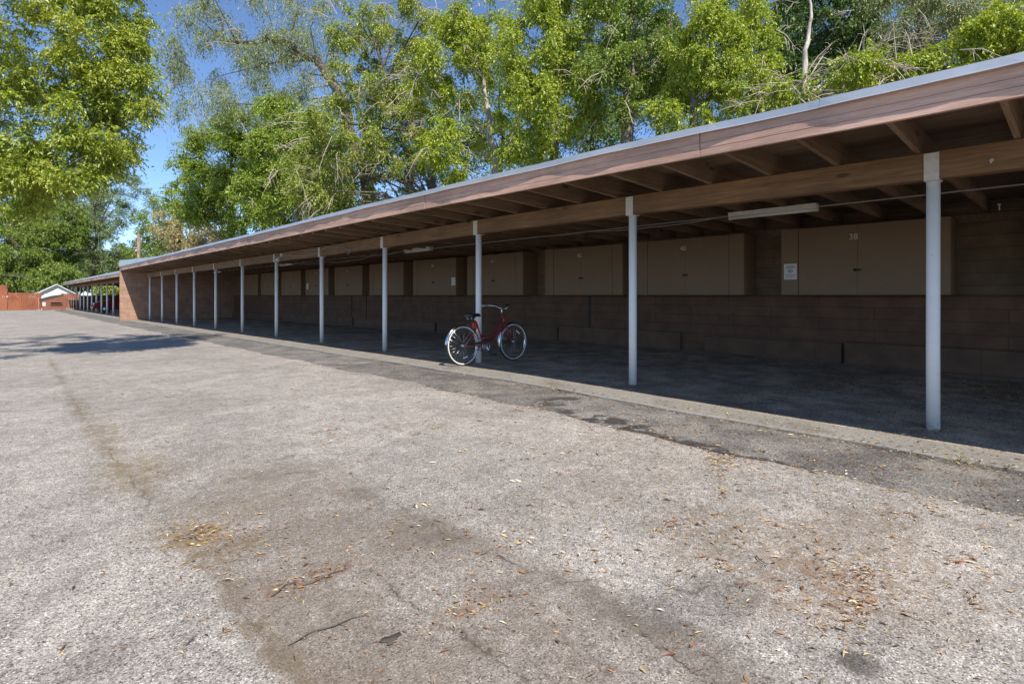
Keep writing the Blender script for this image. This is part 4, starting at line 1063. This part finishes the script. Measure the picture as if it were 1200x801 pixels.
tree('leafy_tree', 'broad green tree with twin trunks filling the middle above the roof', gbase(652, 19), [pt(652, 150, 19), pt(650, 90, 19), pt(655, 30, 19), pt(660, -30, 19)], 0.2,
     [E(630, 55, 18.5, 1.5, 1.4, 1.8, 36), E(650, 120, 18.5, 1.6, 1.4, 1.7, 34), E(690, 40, 19, 1.5, 1.4, 2.0, 30), E(612, 150, 19, 1.0, 1.2, 1.4, 16), E(670, -30, 19, 2.2, 2, 1.6, 24)],
     0.115, M['lf_bright'], M['bark_grey'], 17, 0.58, 19, 14, 0.55, dead=10)
tree('shady_tree', 'darker green tree with thick grey trunk right of the middle', gbase(735, 18), [pt(735, 120, 18), pt(738, 60, 18), pt(742, 0, 18), pt(745, -60, 18)], 0.24,
     [E(720, 90, 17.5, 1.3, 1.2, 1.6, 26), E(750, 40, 17.5, 1.5, 1.3, 1.7, 30), E(785, 90, 18, 1.1, 1.1, 1.5, 16), E(735, -20, 18, 2, 1.8, 1.4, 22)],
     0.115, M['lf_mid'], M['bark_grey'], 18, 0.58, 18, 14, 0.6, dead=30, dens=1.5)
tree('sunlit_tree', 'bright yellow green tree left of the pale dead trunk', gbase(812, 15.5), [pt(812, 120, 15.5), pt(820, 60, 15.5), pt(835, 0, 15.5)], 0.15,
     [E(830, 55, 15.2, 1.15, 1.1, 1.2, 30), E(870, 95, 15.2, 0.8, 0.9, 0.9, 16), E(850, 5, 15.5, 1.3, 1.1, 0.9, 18), E(800, 130, 15.5, 0.9, 0.9, 0.8, 12), E(890, 55, 15.5, 0.5, 0.6, 0.7, 7)],
     0.105, M['lf_bright'], M['bark_grey'], 19, 0.48, 19, 14, 0.5, dead=14)
tree('shady_tree', 'large dark leaved tree standing behind the pale dead trunk', gbase(985, 19), [pt(985, 110, 19), pt(982, 40, 19), pt(975, -40, 19)], 0.3,
     [E(960, 30, 19, 2.0, 1.7, 1.6, 34), E(920, 90, 19, 1.3, 1.2, 1.3, 18), E(1000, 70, 19, 1.6, 1.3, 1.3, 22), E(970, -40, 19, 2.6, 2.2, 1.5, 28)],
     0.13, M['lf_dark'], M['bark_dark'], 20, 0.66, 18, 14, 0.5)
tree('bare_tree', 'half dead pale trunked tree with few leaves right of the bright tree', gbase(944, 13.2), [pt(942, 115, 13.2), pt(944, 60, 13.2), pt(952, 20, 13.2), pt(945, -40, 13.2)], 0.095,
     [E(1000, 85, 13, 0.7, 0.6, 0.45, 12), E(930, 110, 13.2, 0.45, 0.5, 0.4, 6)],
     0.10, M['lf_bright'], M['bark_pale'], 21, 0.42, 16, 12, 0.5, dead=48, deadlen=1.25)
tree('sunlit_tree', 'vivid green tree at the upper right corner above the roof edge', gbase(1165, 13), [pt(1160, 100, 13), pt(1150, 60, 13), pt(1150, 10, 13)], 0.12,
     [E(1160, 45, 12.6, 0.85, 0.8, 0.6, 20), E(1115, 75, 12.8, 0.8, 0.7, 0.4, 11), E(1210, 50, 13, 0.8, 0.8, 0.9, 14), E(1060, 85, 13, 0.6, 0.5, 0.35, 7)],
     0.10, M['lf_bright'], M['bark_grey'], 22, 0.42, 18, 14, 0.4, dead=10)
tree('willow_tree', 'grey green drooping tree with tangled bare branches at the upper right', gbase(1080, 17), [pt(1078, 110, 17), pt(1075, 50, 17), pt(1085, -20, 17)], 0.22,
     [E(1110, 25, 17, 1.6, 1.4, 1.1, 22), E(1050, 10, 17, 1.4, 1.3, 1.0, 12), E(1170, 10, 17.5, 1.6, 1.4, 1.2, 16), E(1040, 75, 17, 1.0, 1.0, 0.8, 8)],
     0.14, M['lf_willow'], M['bark_grey'], 23, 0.6, 16, 13, 1.0, narrow=0.26, dead=110, deadlen=1.1)
# --- second row, deeper in the yards behind
bg = [(480, 44, 150, 4.2, 'lf_dark', 'dark tree in the back row behind the yellowing leaning tree'), (585, 38, 130, 3.6, 'lf_mid', 'green back row tree behind the slim pale trunk'),
      (690, 33, 110, 3.4, 'lf_dark', 'dark back row tree filling the gap behind the twin trunked tree'), (770, 32, 60, 2.2, 'lf_dark', 'dark back row tree behind the thick grey trunk'),
      (900, 27, 80, 2.7, 'lf_mid', 'back row tree seen between the bright tree and the pale dead trunk'), (1060, 25, 50, 2.8, 'lf_mid', 'back row tree behind the tangled bare branches'), (1190, 24, 40, 2.8, 'lf_far', 'back row tree at the far right edge'),
      (370, 50, 215, 4.4, 'lf_dark', 'dark back row tree below the willow')]
for i, (px, Z, py, r, lm, lab) in enumerate(bg):
    tree('back_tree', lab, gbase(px, Z), [pt(px, 250, Z), pt(px+4, py+30, Z), pt(px, py-40, Z)], 0.28,
         [E(px, py, Z, r, r*0.8, r*1.15, 44), E(px, py + 75*25/Z, Z, r*1.1, r*0.8, r*0.7, 16)], 0.0055*Z, M[lm], M['bark_dark'], 50+i, 0.026*Z + 0.1, 17, 14, 0.4)
# hedge seen through the open back of the far carport
rs = np.random.RandomState(77)
P = np.empty((26000, 3)); P[:, 0] = rs.uniform(8.2, 17, 26000); P[:, 1] = rs.uniform(81, 83, 26000)
hh = 2.9 + 0.5*np.sin(P[:, 0]*1.7) + 0.3*np.sin(P[:, 0]*3.3); P[:, 2] = -0.45 + rs.uniform(0, 1, 26000)*hh
hd = thing('hedge', (12.6, 82, -0.45), 'sunlit yellow green hedge seen through the far carport above its low end wall', 'hedge')
leaves_mesh('foliage', (P - np.array([12.6, 82, -0.45])).astype(np.float32), rs.normal(size=P.shape), rs.normal(size=P.shape)*0.7 + np.array([-0.3, -0.5, 0.6]), np.full(len(P), 0.24), np.full(len(P), 0.13), M['lf_yellow'], hd)
b = MB()
for q in range(8): b.tube([(-4+q*1.1, 0, -0.2), (-4+q*1.1, rs.uniform(-.2, .2), 1.2), (-3.8+q*1.1, rs.uniform(-.4, .4), 2.2)], [0.05, 0.04, 0.015], 6)
b.build('stems', M['bark_dark'], hd, fix=False)

# ------------------------------------------------------------------ fallen leaves, twigs, weed
rs = np.random.RandomState(5)
pts_, sz = [], []
dirs_ = []
def scatter(n, cx, cy, sx, sy, size=0.03):
    dd = rs.uniform(-0.5, 0.5) - 0.75
    for _ in range(int(n*1.5)):
        x, y = cx + rs.normal()*sx, cy + rs.normal()*sy
        if y < -1.5 and x < 1: continue
        dz = gz(y) + (0.0 if x < xe(y) else (-0.022 if x < 4.98 else 0.008))
        pts_.append((x, y, dz + 0.003 + rs.rand()*0.006)); sz.append(size*0.62*rs.uniform(0.3, 1.5)); dirs_.append(dd + rs.normal()*0.55 if rs.rand() < .75 else rs.uniform(0, 6.3))
for (px, py, n, sx, sy, s) in ((845, 540, 90, .09, .07, .032), (1000, 710, 60, .12, .03, .03), (1012, 700, 26, .1, .03, .028), (990, 680, 30, .09, .03, .03), (355, 680, 46, .1, .035, .026), (545, 712, 40, .08, .035, .024),
                               (232, 628, 130, .07, .06, .022), (265, 650, 90, .18, .12, .02), (1010, 675, 30, .1, .07, .03), (985, 668, 24, .06, .05, .03), (1050, 600, 26, .05, .05, .03), (1115, 655, 20, .05, .04, .032),
                               (810, 625, 34, .12, .1, .028), (890, 635, 40, .2, .12, .028), (930, 660, 40, .2, .15, .028), (1075, 530, 26, .06, .06, .03), (1130, 545, 40, .2, .05, .03), (800, 495, 50, .25, .1, .028), (1190, 545, 30, .12, .05, .03),
                               (1160, 455, 420, .45, .22, .045), (1185, 470, 220, .4, .15, .045), (1000, 450, 260, .6, .2, .04), (1080, 500, 120, .3, .12, .04), (900, 470, 120, .7, .15, .035), (960, 430, 60, .7, .25, .03), (1090, 480, 60, .4, .12, .03), (470, 455, 16, .1, .07, .03), (730, 470, 40, .4, .2, .028), (690, 640, 26, .2, .15, .025), (560, 640, 20, .2, .15, .025), (480, 620, 10, .1, .1, .03)):
    g = gpt(px, py); scatter(int(n*0.6), g.x, g.y, sx, sy, s); scatter(int(n*0.9), g.x, g.y, sx*2.6, sy*2.6, s*0.8)
for _ in range(46):
    cx_, cy_ = rs.uniform(1.6, 4.6), rs.uniform(-0.4, 4.5)
    scatter(rs.randint(5, 16), cx_, cy_, rs.uniform(.02, .09), rs.uniform(.015, .04), 0.03)
for y in np.arange(-0.5, 12, 0.02):                                       # along the seam of the apron and the kerb
    if rs.rand() < 0.95*math.exp(-max(0, y-1.5)/4): scatter(2, xe(y) + 0.02, y, 0.05, 0.02, 0.03)
    if rs.rand() < 0.95*math.exp(-max(0, y-1.5)/5): scatter(2, 4.95, y, 0.04, 0.02, 0.03)
for y in np.arange(1.2, 10, 0.012):
    if rs.rand() < 0.5: scatter(1, 0.66 + abs(rs.normal())*0.2, y, 0.03, 0.02, 0.018)
for _ in range(13000):                                                     # loose scatter over the whole surface, denser near the right
    x = rs.uniform(-1.5, 5.3); y = rs.uniform(-0.8, 9) if rs.rand() < .6 else rs.uniform(-0.6, 3)
    if rs.rand() < 0.25 + 0.75*min(1, max(0, (x-0.6)/3)): scatter(1, x, y, .01, .01, 0.019 if rs.rand() < .85 else 0.034)
for _ in range(700): scatter(1, rs.uniform(3.95, 5.3), rs.uniform(-0.3, 8)**1.0, .01, .01, 0.026)
for _ in range(900): scatter(1, rs.uniform(5.5, 10.2), rs.uniform(0.4, 9), .01, .01, 0.03)
P = np.array(pts_); n = len(P); S = np.array(sz)
D = np.array(dirs_); ax = np.stack([np.cos(D), np.sin(D), rs.normal(size=n)*0.10], 1)
nr = rs.normal(size=(n, 3))*0.25 + np.array([0, 0, 1.0])
o = leaves_mesh('fallen_leaves', P.astype(np.float32), ax, nr, S*rs.uniform(1.1, 2.2, n), S*0.5*rs.uniform(0.3, 1.15, n), M['litter'], None)
tag(o, 'dry tan and brown fallen leaves scattered over the asphalt', 'leaves', None, 'stuff')
for (a, c, lab) in (((338, 757), (372, 740), 'bent dark twig on the brown lane, nearest to the camera'), ((372, 740), (430, 722), 'long thin twig lying beyond the bent dark twig'), ((318, 700), (340, 684), 'short dark twig beside the reddish leaf streak at lower left'), ((343, 690), (408, 668), 'reddish brown twig within the streak of needles at lower left'), ((218, 757), (230, 746), 'tiny dark twig on the pale asphalt left of the paving joint'), ((886, 652), (900, 667), 'thin dark twig on pale asphalt among leaves at the right')):
    A_, B_ = gpt(*a), gpt(*c); d = B_ - A_
    b = MB(); b.tube([A_ + Vector((0, 0, .006)), A_ + d*0.35 + Vector((d.y*.06, -d.x*.06, .012)), A_ + d*0.7 + Vector((-d.y*.05, d.x*.05, .009)), B_ + Vector((0, 0, .008))], [0.0026, 0.0024, 0.002, 0.001], 6)
    b.tube([A_ + d*0.4 + Vector((0, 0, .01)), A_ + d*0.55 + Vector((d.y*.2, -d.x*.2, .014))], [0.0018, 0.0008], 5)
    tag(b.build('fallen_twig', M['bark_dark'], fix=False), lab, 'twig', 'twigs on the asphalt')
g = gpt(458, 750)
b = MB(); vs = [(0, 0, 0.006)]
for i in range(14):
    a = 2*math.pi*i/14; r = 0.022*(1 + 0.35*math.sin(a*3+1) + 0.2*math.sin(a*5)); vs.append((r*1.5*math.cos(a), r*math.sin(a), 0.003 + 0.006*abs(math.sin(a*2))))
b.add(vs, [(0, 1+i, 1+(i+1) % 14) for i in range(14)], True); o = b.build('dead_leaf', paint('dark_leaf', (0.07, 0.058, 0.048), 0.85, 0.3, 30), fix=False, loc=(g.x, g.y, g.z))
md = o.modifiers.new('thick', 'SOLIDIFY'); md.thickness = 0.001
tag(o, 'flattened dark leaf lying on the pale asphalt near the camera', 'leaf')
g = gpt(1132, 540)
wd = thing('weed', (g.x, g.y, g.z-0.02), 'small green weed growing in the seam at the concrete kerb', 'plant')
N = 70; a = rs.uniform(0, 6.28, N); d = np.stack([np.cos(a), np.sin(a), rs.uniform(0.1, 0.9, N)], 1); rr = rs.uniform(0, 0.07, N)
leaves_mesh('foliage', (np.stack([np.cos(a)*rr*1.3, np.sin(a)*rr*1.6, rs.uniform(0.005, 0.035, N)], 1)).astype(np.float32), d, rs.normal(size=(N, 3))*0.5 + np.array([0, 0, 1]), rs.uniform(0.015, 0.035, N), rs.uniform(0.006, 0.012, N), M['lf_tan'], wd)
bpy.context.view_layer.update()
